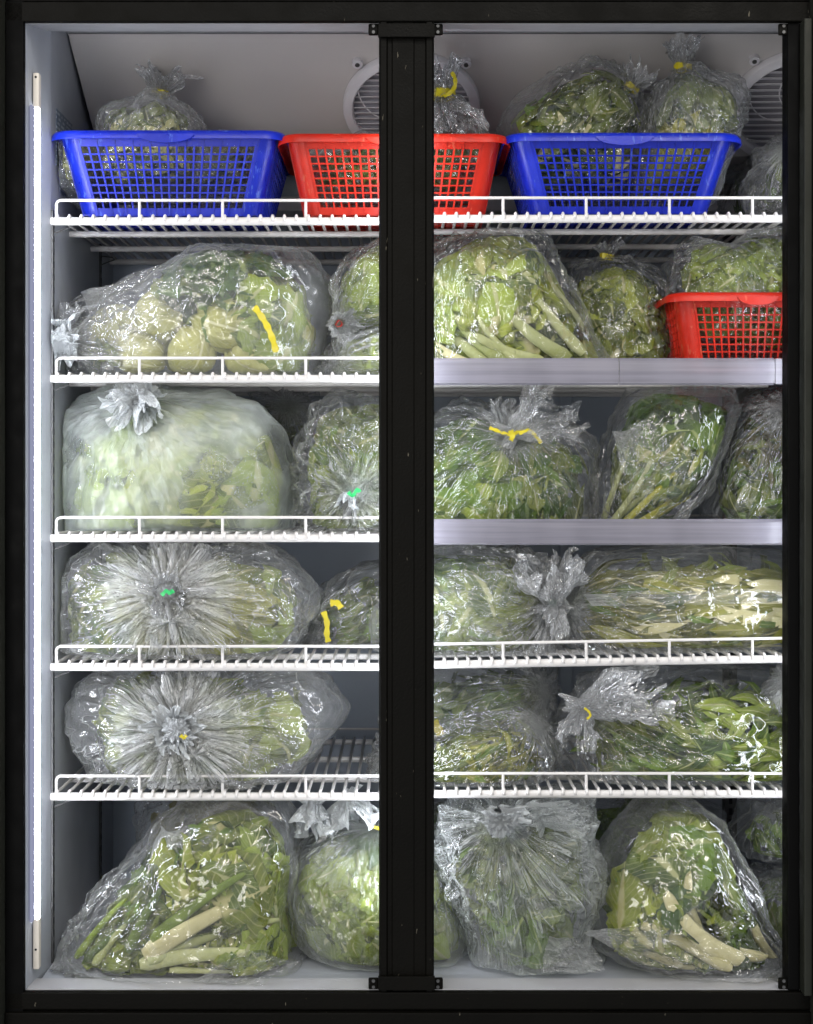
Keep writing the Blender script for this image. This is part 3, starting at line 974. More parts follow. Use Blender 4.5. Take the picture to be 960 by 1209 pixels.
# ================================================================== BAGS
QUEUE = []
def flush():
    for b_, a, k_ in QUEUE:
        b_.do_leaves(*a, **k_)
    QUEUE.clear()
class Bag:
    def __init__(s, name, label, outline, yc, d, zs, film='clear', knot=None, cat='bag of greens', group='plastic bags of vegetables in the refrigerator',
                 zmax=9, seed=0, n=2.4, amp=1.0, pleat=1.0, ymin=-0.012, xmin=XW + 0.004, xmax=9, res=1.0, center=None, ymax=0.485, bulge=0.0, smooth_out=3):
        flush()
        s.rng = np.random.default_rng(1000 + seed)
        s.segs = []
        s.n, s.yc, s.d, s.zs, s.zmax, s.ymin, s.ymax, s.xmin, s.xmax = n, yc, d, zs, zmax, ymin, ymax, xmin, xmax
        O = np.array([P(x, y, yc)[:] for x, y in outline])
        if center is None:
            lo, hi = O.min(0), O.max(0)
            s.c = np.array([(lo[0] + hi[0]) / 2, yc, (lo[2] + hi[2]) / 2])
        else:
            s.c = np.array(P(center[0], center[1], yc)[:])
        dx, dz = O[:, 0] - s.c[0], O[:, 2] - s.c[2]
        # dense polygon -> r(theta)
        pts = []
        for i in range(len(O)):
            a, b = np.array([dx[i], dz[i]]), np.array([dx[(i + 1) % len(O)], dz[(i + 1) % len(O)]])
            for t in np.linspace(0, 1, 40, endpoint=False):
                pts.append(a + (b - a) * t)
        pts = np.array(pts)
        th = np.arctan2(pts[:, 1], pts[:, 0])
        rr = np.hypot(pts[:, 0], pts[:, 1])
        o = np.argsort(th)
        s.tt = np.linspace(-np.pi, np.pi, 361)
        r_ = np.interp(s.tt, th[o], rr[o], period=2 * np.pi)
        kern = np.hanning(2 * smooth_out + 3)
        kern /= kern.sum()
        k2 = len(kern) // 2
        r_ = np.convolve(np.concatenate([r_[-k2 - 1:-1], r_, r_[1:k2 + 1]]), kern, 'valid')
        s.rt = r_
        K = knot if knot is not None else None
        s.knot = np.array(P(K[0], K[1], yc + (K[2] if len(K) > 2 else -d * 0.9))[:]) if K else s.c.copy()
        s.has_knot = K is not None
        s.root = empty(name, (s.c[0], yc, zs), label, cat, group)
        s.seedv = s.rng.uniform(0, 90, 3)
        s.amp, s.pleat, s.bulge = amp, pleat, bulge
        if film:
            s.build_film(film, res)
    def r(s, th):
        return np.interp(th, s.tt, s.rt)
    def clampv(s, V, m=0.0):
        # soft stop on the shelf, walls and neighbours
        V = V.copy()
        z = V[:, 2]
        lim = s.zs + 0.003 + m
        V[:, 2] = np.where(z < lim + 0.012, lim + 0.012 * np.exp(np.clip((z - lim - 0.012) / 0.012, -30, 0)), z)
        V[:, 2] = np.minimum(V[:, 2], s.zmax - m)
        if s.ymin == -0.012:      # held back by the guard rail, bulging a little above it
            ym = (0.004 - 0.030 * smooth(V[:, 2], s.zs + 0.024, s.zs + 0.060)) if not s.bulge else (0.0 - 0.036 * smooth(V[:, 2], s.zs + 0.008, s.zs + 0.035))
        else:
            ym = s.ymin
        lo = ym + m + 0.010
        V[:, 1] = np.where(V[:, 1] < lo, lo - 0.010 * (1 - np.exp(np.clip((V[:, 1] - lo) / 0.010, -30, 0))), V[:, 1])
        V[:, 1] = np.minimum(V[:, 1], s.ymax - m)
        V[:, 0] = np.clip(V[:, 0], s.xmin + m, s.xmax - m)
        return V
    def build_film(s, film, res):
        ex = O = s.rt.max()
        nu = int(300 * res)
        nf, nb = int(84 * res), int(20 * res)
        th = np.linspace(-np.pi, np.pi, nu, endpoint=False)
        ph = np.concatenate([np.linspace(0.0, np.pi / 2, nf, endpoint=False), np.linspace(np.pi / 2, np.pi, nb)])
        ph[0] = 1e-6
        ph[-1] = np.pi - 0.01
        T, PH = np.meshgrid(th, ph)
        T, PH = T.ravel(), PH.ravel()
        e = 2 / s.n
        sn, cs = np.abs(np.sin(PH)) ** e, np.sign(np.cos(PH)) * np.abs(np.cos(PH)) ** e
        rr = s.r(T)
        X = np.stack([np.cos(T) * rr * sn, -s.d * cs, np.sin(T) * rr * sn], 1)
        # outward normal of the base shape (approx.)
        Nn = np.stack([np.cos(T) * sn / rr.clip(0.03), -cs / s.d, np.sin(T) * sn / rr.clip(0.03)], 1)
        Nn /= np.linalg.norm(Nn, axis=1)[:, None] + 1e-9
        W = X + s.c
        S = s.seedv
        rel = W - s.knot
        rk = np.linalg.norm(rel * [1, 0.8, 1], axis=1)
        dirv = rel / (np.linalg.norm(rel, axis=1)[:, None] + 1e-6)
        warp = np.stack([perlin(W * 8 + S), perlin(W * 8 + S + 31), perlin(W * 8 + S + 63)], 1)
        disp = np.zeros(len(W))
        # billows between creases
        q = W * np.array([1, 1, 1]) + warp * 0.02
        b1 = np.abs(perlin(q * 9 + S))
        b2 = np.abs(perlin(q * 21 + S + 7))
        b3 = np.abs(perlin(q * 46 + S + 15))
        disp += s.amp * (0.018 * (b1 - 0.12) + 0.009 * (b2 - 0.12) + 0.003 * (b3 - 0.12))
        disp += s.amp * 0.007 * perlin(q * 5 + S + 3)
        # folds that fan out from the knot
        if s.has_knot:
            a1 = np.abs(perlin(dirv * 4.0 + warp * 0.2 + S))
            a2 = np.abs(perlin(dirv * 9 + warp * 0.25 + S + 5))
            a3 = np.abs(perlin(dirv * 19 + warp * 0.3 + S + 9))
            env = smooth(rk, 0.0, 0.05) * np.exp(-rk / 0.16)
            disp += s.pleat * env * (0.034 * (a1 - 0.12) + 0.017 * (a2 - 0.12) + 0.006 * (a3 - 0.12))
            if s.bulge:
                disp += s.bulge * np.exp(-(rk / 0.035) ** 1.2)
        if s.has_knot and not s.bulge:
            disp *= smooth(rk, 0.004, 0.07)
        W = W + Nn * disp[:, None]
        W = s.clampv(W)
        me = grid_mesh(W - s.knot, nu, len(ph), wrap_u=True)
        link('film', me, FM[film], s.root, s.knot)
    def inside(s, V, rmax):
        rel = V - s.c
        h = np.hypot(rel[:, 0], rel[:, 2])
        th = np.arctan2(rel[:, 2], rel[:, 0])
        rho = ((h / s.r(th)) ** s.n + (np.abs(rel[:, 1]) / s.d) ** s.n) ** (1 / s.n)
        f = np.minimum(1, rmax / np.maximum(rho, 1e-6))
        return s.clampv(s.c + rel * f[:, None], 0.003)
    def leaves(s, *a, **k_):
        QUEUE.append((s, a, k_))
    def do_leaves(s, mat, kind, n, size, zone=None, rho=(0.72, 0.92), orient=None, tilt=0.7, as_stuff=False, name='leaf', rmax=0.945):
        """zone: (cx,cy,rx,ry) in photo pixels"""
        rng = s.rng
        D = s.yc - CY
        batchV, batchU, batchQ, off = [], [], [], 0
        for i in range(n):
            for _ in range(30):
                if zone:
                    a, q = rng.uniform(0, 6.283), math.sqrt(rng.uniform(0, 1))
                    px, py = zone[0] + zone[2] * q * math.cos(a), zone[1] + zone[3] * q * math.sin(a)
                    p = np.array(P(px, py, s.yc)[:])
                else:
                    a, q = rng.uniform(-np.pi, np.pi), math.sqrt(rng.uniform(0, 1))
                    p = s.c + np.array([math.cos(a), 0, math.sin(a)]) * s.r(a) * q * 0.93
                rel = p - s.c
                h, th = math.hypot(rel[0], rel[2]), math.atan2(rel[2], rel[0])
                ro = rng.uniform(*rho)
                hr = h / float(s.r(th))
                if hr < ro and p[2] > s.zs - 0.004:
                    break
            else:
                continue
            y = -s.d * max(ro ** s.n - hr ** s.n, 0) ** (1 / s.n)
            p[1] = s.yc + y
            nn = np.array([rel[0] / float(s.r(th)) ** 2, y / s.d ** 2 , rel[2] / float(s.r(th)) ** 2])
            nn = nn / (np.linalg.norm(nn) + 1e-9) + rng.normal(size=3) * tilt * 0.45
            nn /= np.linalg.norm(nn)
            if orient is None:
                a = rng.uniform(0, 6.283)
            elif orient == 'radial':
                kk = s.knot
                a = math.atan2(p[2] - kk[2], p[0] - kk[0]) + rng.normal() * 0.3
            else:
                a = R(orient[0]) + rng.normal() * R(orient[1])
            ax = np.array([math.cos(a), 0, math.sin(a)])
            ax = ax - nn * ax.dot(nn)
            ax /= np.linalg.norm(ax) + 1e-9
            sd = np.cross(ax, nn)
            sz = size * rng.uniform(0.7, 1.25)
            V, uv, Q = leaf_grid(kind, sz, rng)
            Wv = p + V[:, :1] * sd + V[:, 1:2] * ax + V[:, 2:] * nn
            Wv = s.inside(Wv, rmax - 0.13 * rng.uniform(0, 1) ** 1.3)
            for (A_, B_, w_) in s.segs:
                d2 = (B_ - A_)[[0, 2]]
                t_ = np.clip(((Wv[:, [0, 2]] - A_[[0, 2]]) @ d2) / (d2 @ d2), 0, 1)
                c_ = A_ + (B_ - A_) * t_[:, None]
                near = (np.hypot(Wv[:, 0] - c_[:, 0], Wv[:, 2] - c_[:, 2]) < w_ * 1.3) & (t_ < 0.72)
                if t_.mean() < 0.9:
                    Wv[:, 1] = np.where(near, np.maximum(Wv[:, 1], c_[:, 1] + w_ * 0.75), Wv[:, 1])
            if as_stuff:
                batchV.append(Wv)
                batchU.append(uv)
                batchQ.append(Q + off)
                off += len(Wv)
            else:
                cc = Wv.mean(0)
                me = raw_mesh(Wv - cc, Q, uv)
                link(name, me, L[mat], s.root, cc)
        if as_stuff and batchV:
            me = raw_mesh(np.concatenate(batchV) - s.c, np.concatenate(batchQ), np.concatenate(batchU))
            o = link('packed_leaves', me, L[mat], s.root, s.c)
            o['kind'] = 'stuff'
    def stalk(s, mat, a, b, w0, w1, bow=0.0, dy=(0.0, 0.0), rho=0.915, name='stalk', label=None):
        """a, b photo pixels; lies just under the front film"""
        def at(px, py, ddy):
            p = np.array(P(px, py, s.yc)[:])
            rel = p - s.c
            hr = math.hypot(rel[0], rel[2]) / float(s.r(math.atan2(rel[2], rel[0])))
            y = -s.d * max(rho ** s.n - min(hr, rho) ** s.n, 0) ** (1 / s.n)
            D = s.yc + y + ddy
            return np.array(P(px, py, D)[:])
        s.segs.append((at(*a, dy[0]), at(*b, dy[1]), max(w0, w1)))
        V, uv, Q = stalk_grid(at(*a, dy[0]), at(*b, dy[1]), w0, w1, bow, s.rng)
        V = s.inside(V, 0.985)
        cc = V.mean(0)
        o = link(name, raw_mesh(V - cc, Q, uv), L[mat], s.root, cc)
        if label:
            o['label'] = label
        return o
    def fill(s, mat, kind, n=220, size=0.05, zone=None, rho=(0.3, 0.82)):  # inner leaves get darker greens, painting shade into the gaps
        s.leaves(mat, kind, n, size, zone, rho, None, 1.0, True)
    def neck(s, px, py, dy, direc, length, r0, r1, film='neck', seed=0, tie=None, tie_r=None, flat=1.0, bend=0.0, name='gathered_neck', fine=1.0):
        rng = np.random.default_rng(500 + seed)
        K = np.array(P(px, py, s.yc + dy)[:])
        dv = np.array(direc, float)
        dv /= np.linalg.norm(dv)
        a = np.cross(dv, [0.13, 1, 0.21])
        a /= np.linalg.norm(a)
        b = np.cross(dv, a)
        nu, nv = 130, 30
        U, T = np.meshgrid(np.linspace(0, 2 * np.pi, nu, endpoint=False), np.linspace(-0.22, 1, nv))
        U, T = U.ravel(), T.ravel()
        S = rng.uniform(0, 50, 3)
        cs, sn = np.cos(U), np.sin(U)
        Tp = np.clip(T, 0, 1)
        rad = r0 + (r1 - r0) * Tp ** 0.9 + np.where(T < 0, (-T) * 1.6 * (r1 * 0.5 + r0), 0)
        q = np.stack([cs * 2.2, sn * 2.2, Tp * 0.8], 1) + S
        rid = np.abs(perlin(q * (0.6 + 0.4 * fine))) * 1.3 + fine * (np.abs(perlin(q * 2.3)) * 0.7 + np.abs(perlin(q * 5)) * 0.25)
        rad = rad * (0.55 + 0.75 * rid * (0.5 + 0.5 * Tp) + 0.35 * (1 - Tp))
        ln = length * (0.78 + 0.45 * perlin(np.stack([cs * 2.5, sn * 2.5, 0 * T], 1) + S + 3) + 0.13 * fine * perlin(np.stack([cs * 8, sn * 8, 0 * T], 1) + S))
        h = T * ln
        V = K + dv * h[:, None] + a * (cs * rad)[:, None] + b * (sn * rad * flat)[:, None]
        V += 0.10 * r1 * np.stack([perlin(V * 40 + S), perlin(V * 40 + S + 9), perlin(V * 40 + S + 19)], 1) * (Tp[:, None] + 0.1) * 3
        V += np.array([bend, 0, -abs(bend) * 0.3]) * (Tp ** 2)[:, None] * length
        V = s.clampv(V)
        me = grid_mesh(V - K, nu, nv, wrap_u=True)
        o = link(name, me, FM[film], s.root, K)
        if tie:
            tr = tie_r or r0 * 0.95
            m_ = MB()
            V, n_ = [], 24
            for i in range(n_):
                t = 2 * math.pi * i / n_
                wob = 1 + 0.10 * math.sin(3 * t + seed) + 0.05 * math.sin(7 * t)
                for (hh, rr_) in ((-0.0035, 1.0), (-0.003, 1.12), (0.003, 1.15), (0.0035, 1.0)):
                    V.append(Vector(K + (a * math.cos(t) + b * math.sin(t) * flat) * tr * 1.38 * rr_ * wob + dv * (1.6 * hh * (tr / 0.008) + 0.001 * math.sin(2 * t))))
            m_.add(V, [(i * 4 + j, ((i + 1) % n_) * 4 + j, ((i + 1) % n_) * 4 + (j + 1) % 4, i * 4 + (j + 1) % 4) for i in range(n_) for j in range(4)])
            m_.build('tie', M[tie], s.root, K, True)
        return K
    def puff(s, px, py, dy, r_, film='white', seed=0, flat=0.8):
        rng = np.random.default_rng(900 + seed)
        K = np.array(P(px, py, s.yc + dy)[:])
        U, T = np.meshgrid(np.linspace(0, 2 * np.pi, 72, endpoint=False), np.linspace(0.03, np.pi - 0.03, 40))
        U, T = U.ravel(), T.ravel()
        d_ = np.stack([np.sin(T) * np.cos(U), -np.cos(T), np.sin(T) * np.sin(U)], 1)
        S = rng.uniform(0, 50, 3)
        rr = r_ * (0.75 + 0.9 * np.abs(perlin(d_ * 2.2 + S)) + 0.5 * np.abs(perlin(d_ * 5 + S)) + 0.25 * np.abs(perlin(d_ * 11 + S)))
        V = s.clampv(K + d_ * rr[:, None] * [1, flat, 1])
        return link('knot', grid_mesh(V - K, 72, 40, wrap_u=True), FM[film], s.root, K)
    def ribbon(s, pts, y, w_, mat='yellow', name='tape', thick=0.0008):
        """flat tape through photo pixels at world depth y"""
        Pn = [P(a, b, y if not isinstance(y, (list, tuple)) else y[i]) for i, (a, b) in enumerate(pts)]
        # catmull-rom resample
        out = []
        for i in range(len(Pn) - 1):
            p0, p1, p2, p3 = Pn[max(i - 1, 0)], Pn[i], Pn[i + 1], Pn[min(i + 2, len(Pn) - 1)]
            for t in np.linspace(0, 1, 6, endpoint=(i == len(Pn) - 2)):
                out.append(0.5 * ((2 * p1) + (p2 - p0) * t + (2 * p0 - 5 * p1 + 4 * p2 - p3) * t * t + (3 * p1 - p0 - 3 * p2 + p3) * t ** 3))
        m_ = MB()
        V = []
        for i, p in enumerate(out):
            t = (out[min(i + 1, len(out) - 1)] - out[max(i - 1, 0)]).normalized()
            sd = t.cross(Vector((0, 1, 0))).normalized() * w_ * (0.85 + 0.15 * math.sin(i * 1.3)) + Vector((0, 0.2 * w_ * math.sin(i * 0.8), 0))
            for q, o_ in ((-1, 0), (1, 0), (1, thick), (-1, thick)):
                V.append(p + sd * q + Vector((0, o_ + 0.0, 0)))
        m_.add(V, [(i * 4 + j, i * 4 + (j + 1) % 4, (i + 1) * 4 + (j + 1) % 4, (i + 1) * 4 + j) for i in range(len(out) - 1) for j in range(4)] + [(0, 1, 2, 3), tuple(len(V) - 4 + j for j in (3, 2, 1, 0))])
        return m_.build(name, M[mat], s.root, Pn[0], True)
    def flap(s, corners, y, film='hazy', seed=0, amp=0.006, name='loose_film', nu=50, nv=40):
        """loose sheet of film over a 4-corner patch (photo pixels), crumpled, with real depth"""
        rng = np.random.default_rng(seed)
        ys = y if isinstance(y, (list, tuple)) else [y] * 4
        C = [np.array(P(a, b, ys[i])[:]) for i, (a, b) in enumerate(corners)]
        U, T = np.meshgrid(np.linspace(0, 1, nu), np.linspace(0, 1, nv))
        U, T = U.ravel()[:, None], T.ravel()[:, None]
        V = C[0] * (1 - U) * (1 - T) + C[1] * U * (1 - T) + C[2] * U * T + C[3] * (1 - U) * T
        S = rng.uniform(0, 50, 3)
        g = np.concatenate([U * 2.0, T * 5.0, 0 * U], 1)
        V[:, 1] += amp * (2.2 * (np.abs(perlin(g + S)) - 0.3) + 1.2 * np.abs(perlin(g * 2.3 + S)) + 0.7 * perlin(V * 60 + S))
        V += 0.5 * amp * np.stack([perlin(V * 25 + S + 4), 0 * V[:, 0], perlin(V * 25 + S + 8)], 1) * 2
        V = s.clampv(V)
        K = C[0]
        me = grid_mesh(V - K, nu, nv)
        return link(name, me, FM[film], s.root, K)

#BAGS#
# ---- top shelf
zb_ = SL[1] + 0.006
g = Bag('vegetable_bag', 'clear bag of green leaves with a yellow taped neck, standing in the left blue basket',
        [(118, 152), (124, 137), (144, 127), (170, 123), (190, 116), (205, 122), (228, 135), (242, 152), (244, 235), (110, 235)], 0.14, 0.12, zb_ + 0.004, 'hazy', (190, 114, 0.0), seed=1, xmin=-0.5, pleat=0.5, amp=0.6)
g.fill('spinach', 'small', 260, 0.03)
g.leaves('dullgreen', 'small', 60, 0.03, (180, 140, 60, 22))
g.leaves('head', 'small', 60, 0.03, (180, 190, 62, 40), rho=(0.8, 0.94))  # paler leaf colour stands in for light missing behind the lattice
g.leaves('herb', 'small', 40, 0.03, (180, 190, 62, 40))
g.neck(190, 110, -0.01, (0.15, -0.1, 1), 0.042, 0.009, 0.038, seed=1, tie='yellow')
g.ribbon([(183, 108), (190, 113), (199, 113)], 0.135, 0.005)
g = Bag('vegetable_bag', 'crumpled clear bag with greens, lying low in the left blue basket beside the taped bag',
        [(78, 235), (80, 175), (120, 165), (118, 235)], 0.13, 0.11, zb_ + 0.004, 'hazy', seed=2, res=0.6)
g.leaves('head', 'small', 50, 0.03)  # pale leaves again in place of light through the lattice
g.leaves('olive', 'small', 40, 0.03)
g = Bag('vegetable_bag', 'clear bag of brown green sprigs, low in the right end of the left blue basket',
        [(240, 235), (238, 175), (265, 165), (308, 170), (305, 235)], 0.13, 0.11, zb_ + 0.004, 'hazy', seed=3, res=0.6)
g.leaves('purple', 'small', 60, 0.03)
g.leaves('herb', 'small', 60, 0.03)
g = Bag('vegetable_bag', 'clear twisted neck bag with curling yellow tape, rising from the large red basket',
        [(362, 235), (360, 185), (420, 172), (490, 160), (512, 135), (535, 132), (562, 150), (575, 165), (578, 235)], 0.13, 0.10, SL[1] + 0.011, 'wrap', (524, 108, 0.0), seed=4, center=(470, 205))
g.fill('spinach', 'small', 240, 0.035)
g.leaves('herb', 'small', 90, 0.035, (470, 200, 110, 36))
g.neck(524, 112, -0.07, (-0.08, 0.05, 1), 0.060, 0.012, 0.026, film='neck', seed=4, tie='yellow')
g.neck(524, 112, -0.07, (0.32, 0, -1), 0.072, 0.010, 0.048, film='neck', seed=44, name='twisted_film')
g.ribbon([(524, 113), (531, 110), (537, 102), (537, 92), (533, 85)], 0.035, 0.0036)
g = Bag('vegetable_bag', 'broad clear bag of long green leaves, left one of two in the right blue basket',
        [(612, 238), (600, 170), (589, 152), (610, 125), (645, 105), (665, 88), (690, 80), (720, 84), (750, 104), (762, 130), (764, 155), (745, 238)], 0.14, 0.12, SR[1] + 0.008, 'clear', (748, 104, 0.0), seed=5)
g.fill('spinach', 'oval', 220, 0.05)
g.leaves('dullgreen', 'oval', 55, 0.08, (675, 130, 85, 45), orient=(20, 35))
g.leaves('cream', 'lance', 26, 0.06, (675, 200, 80, 38), orient=(10, 40), rho=(0.8, 0.94))
g.leaves('herb', 'oval', 40, 0.06, (675, 195, 80, 42), orient=(10, 40))
g.leaves('romaine', 'lance', 12, 0.08, (680, 125, 70, 30), orient=(15, 30))
g.neck(745, 104, -0.06, (0.55, 0, 1), 0.040, 0.008, 0.028, seed=5, tie='yellow')
g = Bag('vegetable_bag', 'tall bag of grey green leaves with a taped neck, in the right blue basket',
        [(752, 238), (758, 150), (770, 115), (790, 92), (806, 78), (826, 88), (858, 100), (874, 118), (874, 150), (840, 238)], 0.13, 0.115, SR[1] + 0.008, 'hazy', (806, 82, -0.02), seed=6, pleat=0.6, amp=0.7)
g.fill('dark', 'oval', 200, 0.05)
g.leaves('herb', 'oval', 50, 0.075, (815, 130, 52, 45), orient='radial')
g.leaves('dullgreen', 'oval', 22, 0.06, (815, 120, 45, 40), orient='radial')
g.leaves('yellow', 'oval', 70, 0.05, (795, 200, 62, 38), rho=(0.8, 0.94))
g.neck(806, 80, -0.05, (0.02, 0, 1), 0.052, 0.009, 0.028, seed=6, tie='yellow')
g = Bag('vegetable_bag', 'dim clear bag of dark leaves leaning behind the two bags in the right blue basket',
        [(752, 120), (765, 85), (800, 66), (830, 62), (858, 78), (866, 110), (850, 150), (770, 150)], 0.28, 0.06, SR[1] + 0.02, 'clear', (800, 70), seed=7, res=0.6)
g.leaves('dark', 'oval', 40, 0.06)
g.fill('dark', 'oval', 80, 0.05)
g = Bag('vegetable_bag', 'pale frosty bag of blue grey leaves, at the far right end of the top shelf',
        [(892, 250), (888, 215), (900, 180), (922, 166), (960, 165), (985, 200), (980, 250)], 0.13, 0.09, SR[1], 'hazy', (930, 170), seed=8, res=0.8, cat='bag of greens')
g.leaves('herb', 'small', 60, 0.03)
g.leaves('dark', 'small', 30, 0.03)
g = Bag('vegetable_bag', 'dark clear bag of thin sprigs, on the top shelf behind the pale frosty bag',
        [(858, 262), (862, 215), (885, 190), (915, 200), (925, 262)], 0.33, 0.07, SR[1], 'clear', (890, 200), seed=9, res=0.6)
g.leaves('dark', 'frond', 60, 0.05)

# ---- second row, left
g = Bag('vegetable_bag', 'large clear bag of round yellow green heads with a white frilled knot',
        [(72, 405), (85, 375), (120, 350), (150, 340), (190, 318), (230, 296), (270, 286), (320, 290), (360, 306), (384, 340), (392, 375), (388, 420), (370, 470), (110, 470), (80, 440)],
        0.17, 0.155, SL[2], 'hazy', (78, 405, -0.02), seed=10, zmax=SL[1] - 0.03, pleat=1.2, amp=1.1)
def cabbage(g, px, py, rad, y, tilt, base_dir):
    rng = g.rng
    c0 = np.array(P(px, py, y)[:])
    nu, nv = 28, 18
    U, T = np.meshgrid(np.linspace(0, 2 * np.pi, nu, endpoint=False), np.linspace(0.02, np.pi - 0.02, nv))
    U, T = U.ravel(), T.ravel()
    S = rng.uniform(0, 50, 3)
    d_ = np.stack([np.sin(T) * np.cos(U), np.sin(T) * np.sin(U), np.cos(T)], 1)
    r_ = rad * (1 + 0.20 * np.abs(perlin(d_ * 1.8 + S)) - 0.05 * np.abs(perlin(d_ * 5 + S)) + 0.22 * np.clip(np.cos(T), 0, 1) ** 3)
    V = d_ * r_[:, None]
    rot = np.array(Matrix.Rotation(tilt, 3, 'Y'))
    V = V @ rot.T
    W = g.inside(c0 + V, 0.93)
    me = grid_mesh(W - c0, nu, nv, wrap_u=True)
    l = me.uv_layers.new(name='UVMap')
    vi = np.zeros(len(me.loops), dtype=np.int32)
    me.loops.foreach_get('vertex_index', vi)
    uvv = np.stack([np.abs((U[vi] / (2 * np.pi) * 3) % 1), T[vi] / np.pi], 1)
    l.data.foreach_set('uv', uvv.ravel().astype(np.float32))
    hd = link('cabbage_head', me, L['head'], g.root, c0)
    # wrapping leaves
    for k_ in range(4):
        a0 = rng.uniform(0, 6.28)
        UU, TT = np.meshgrid(np.linspace(-0.9, 0.9, 7), np.linspace(0.25, 2.75, 10))
        UU, TT = UU.ravel(), TT.ravel()
        wdt = np.sin(np.clip(TT, 0.2, 2.9)) ** 0.5
        ang = a0 + UU * wdt
        dd = np.stack([np.sin(TT) * np.cos(ang), np.sin(TT) * np.sin(ang), np.cos(TT)], 1)
        rr = rad * (1.05 + 0.03 * k_ + 0.22 * np.clip(np.cos(TT), 0, 1) ** 3 + 0.05 * np.abs(UU) ** 2 + 0.03 * perlin(dd * 4 + S + k_))
        Wv = g.inside(c0 + (dd * rr[:, None]) @ rot.T, 0.945) - c0
        A, B = np.meshgrid(np.arange(6), np.arange(9))
        A, B = A.ravel(), B.ravel()
        Q = np.stack([B * 7 + A, B * 7 + A + 1, (B + 1) * 7 + A + 1, (B + 1) * 7 + A], 1)
        link('leaf', raw_mesh(Wv, Q, np.stack([UU / 1.8 + 0.5, TT / np.pi], 1)), L['head'], hd, c0)
    # cut base
    bd = rot @ np.array([0, 0, -1.0])
    V, uv, Q = stalk_grid(c0 + bd * rad * 0.80, c0 + bd * rad * 1.16, rad * 0.42, rad * 0.30, 0, rng, flat=1.0, nv=4)
    m2 = raw_mesh(V - c0, Q, uv)
    m2.materials.append(L['head_base'])
    link('cut_base', m2, L['head_base'], hd, c0)
for a in ((134, 392, 0.036, 0.105, 0.9, 0), (194, 374, 0.043, 0.115, 1.2, 0), (226, 418, 0.038, 0.085, 0.3, 0), (268, 380, 0.045, 0.085, -1.3, 0), (296, 420, 0.038, 0.09, 2.2, 0),
          (165, 420, 0.036, 0.10, 1.9, 0), (335, 400, 0.04, 0.13, 1.0, 0)):
    cabbage(g, *a)
g.leaves('dark', 'lettuce', 26, 0.09, (290, 325, 80, 32))
g.leaves('lettuce', 'lettuce', 30, 0.10, (345, 365, 45, 62))
g.leaves('dullgreen', 'lettuce', 12, 0.07, (190, 332, 60, 14), rho=(0.6, 0.85))
g.leaves('lettuce', 'oval', 14, 0.05, (110, 425, 40, 18))
g.fill('spinach', 'lettuce', 60, 0.07, (310, 350, 70, 60))
g.fill('spinach', 'lettuce', 40, 0.06, (170, 410, 90, 30), (0.2, 0.45))
g.neck(74, 404, -0.16, (-0.35, -0.8, 0.1), 0.034, 0.012, 0.040, seed=10, film='white')
g.puff(72, 404, -0.18, 0.018, 'white', 10)
g.neck(80, 384, -0.14, (-0.2, -0.4, 0.8), 0.03, 0.008, 0.028, seed=11, film='neck')
g.neck(80, 404, -0.15, (0.75, 0.62, 0.1), 0.10, 0.012, 0.055, seed=12, film='clear', name='twisted_film')
g.ribbon([(300, 362), (309, 374), (317, 388), (323, 404), (326, 416)], 0.012, 0.0055)
g.flap([(95, 345), (235, 300), (215, 370), (130, 425)], (0.06, 0.05, 0.03, 0.04), 'clear', 12, 0.01)

g = Bag('vegetable_bag', 'clear bag of pale lettuce with a red tied twist, left of the mullion',
        [(392, 385), (400, 330), (420, 298), (447, 288), (490, 292), (510, 330), (505, 400), (400, 400)], 0.16, 0.12, SL[2] + 0.02, 'wrap', (398, 385, -0.06), seed=12)
g.leaves('lettuce', 'lettuce', 45, 0.08)
g.fill('dullgreen', 'lettuce', 60, 0.06)
g.neck(400, 382, -0.09, (0.5, -0.75, -0.3), 0.03, 0.008, 0.026, seed=13, film='wrap', tie='redtie', tie_r=0.0035)
g = Bag('vegetable_bag', 'flat clear bag of pale leaves, lower one beside the mullion on the second shelf',
        [(385, 435), (400, 405), (440, 390), (500, 395), (510, 440), (450, 470), (395, 468)], 0.12, 0.10, SL[2], 'hazy', (385, 425), seed=14)
g.leaves('lettuce', 'lettuce', 40, 0.07)
g.fill('dullgreen', 'lettuce', 50, 0.06)

# ---- second row, right
g = Bag('vegetable_bag', 'small clear bag of greens tucked in the corner between the mullion and the romaine bag',
        [(470, 330), (480, 285), (520, 280), (545, 300), (540, 340), (500, 400)], 0.30, 0.07, SR[2] + 0.01, 'wrap', (520, 290), seed=15, res=0.6)
g.leaves('dullgreen', 'lettuce', 30, 0.06)
g = Bag('vegetable_bag', 'large clear bag of romaine leaves with long pale stalks, right of the mullion',
        [(468, 350), (500, 305), (535, 285), (575, 274), (615, 274), (640, 290), (655, 320), (680, 365), (708, 415), (725, 450), (700, 480), (470, 480)],
        0.16, 0.145, SR[2], 'clear', (560, 278, -0.02), seed=16, zmax=SR[1] - 0.01, amp=0.9)
g.fill('dullgreen', 'lettuce', 110, 0.08)
g.leaves('romaine', 'lettuce', 34, 0.12, (600, 330, 60, 55), orient=(115, 25), rho=(0.8, 0.93))
g.leaves('lettuce', 'lettuce', 30, 0.11, (560, 320, 50, 50), orient=(100, 35), rho=(0.7, 0.93))
g.leaves('lettuce', 'lettuce', 16, 0.07, (560, 360, 40, 25), rho=(0.85, 0.94))
g.leaves('lettuce', 'romaine', 20, 0.10, (520, 380, 45, 60), orient=(140, 30))
g.stalk('stem', (688, 418), (610, 318), 0.011, 0.004, 0.03)
g.stalk('stem', (672, 424), (585, 352), 0.013, 0.006, 0.06)
g.stalk('stem', (700, 400), (628, 300), 0.008, 0.003, 0.02)
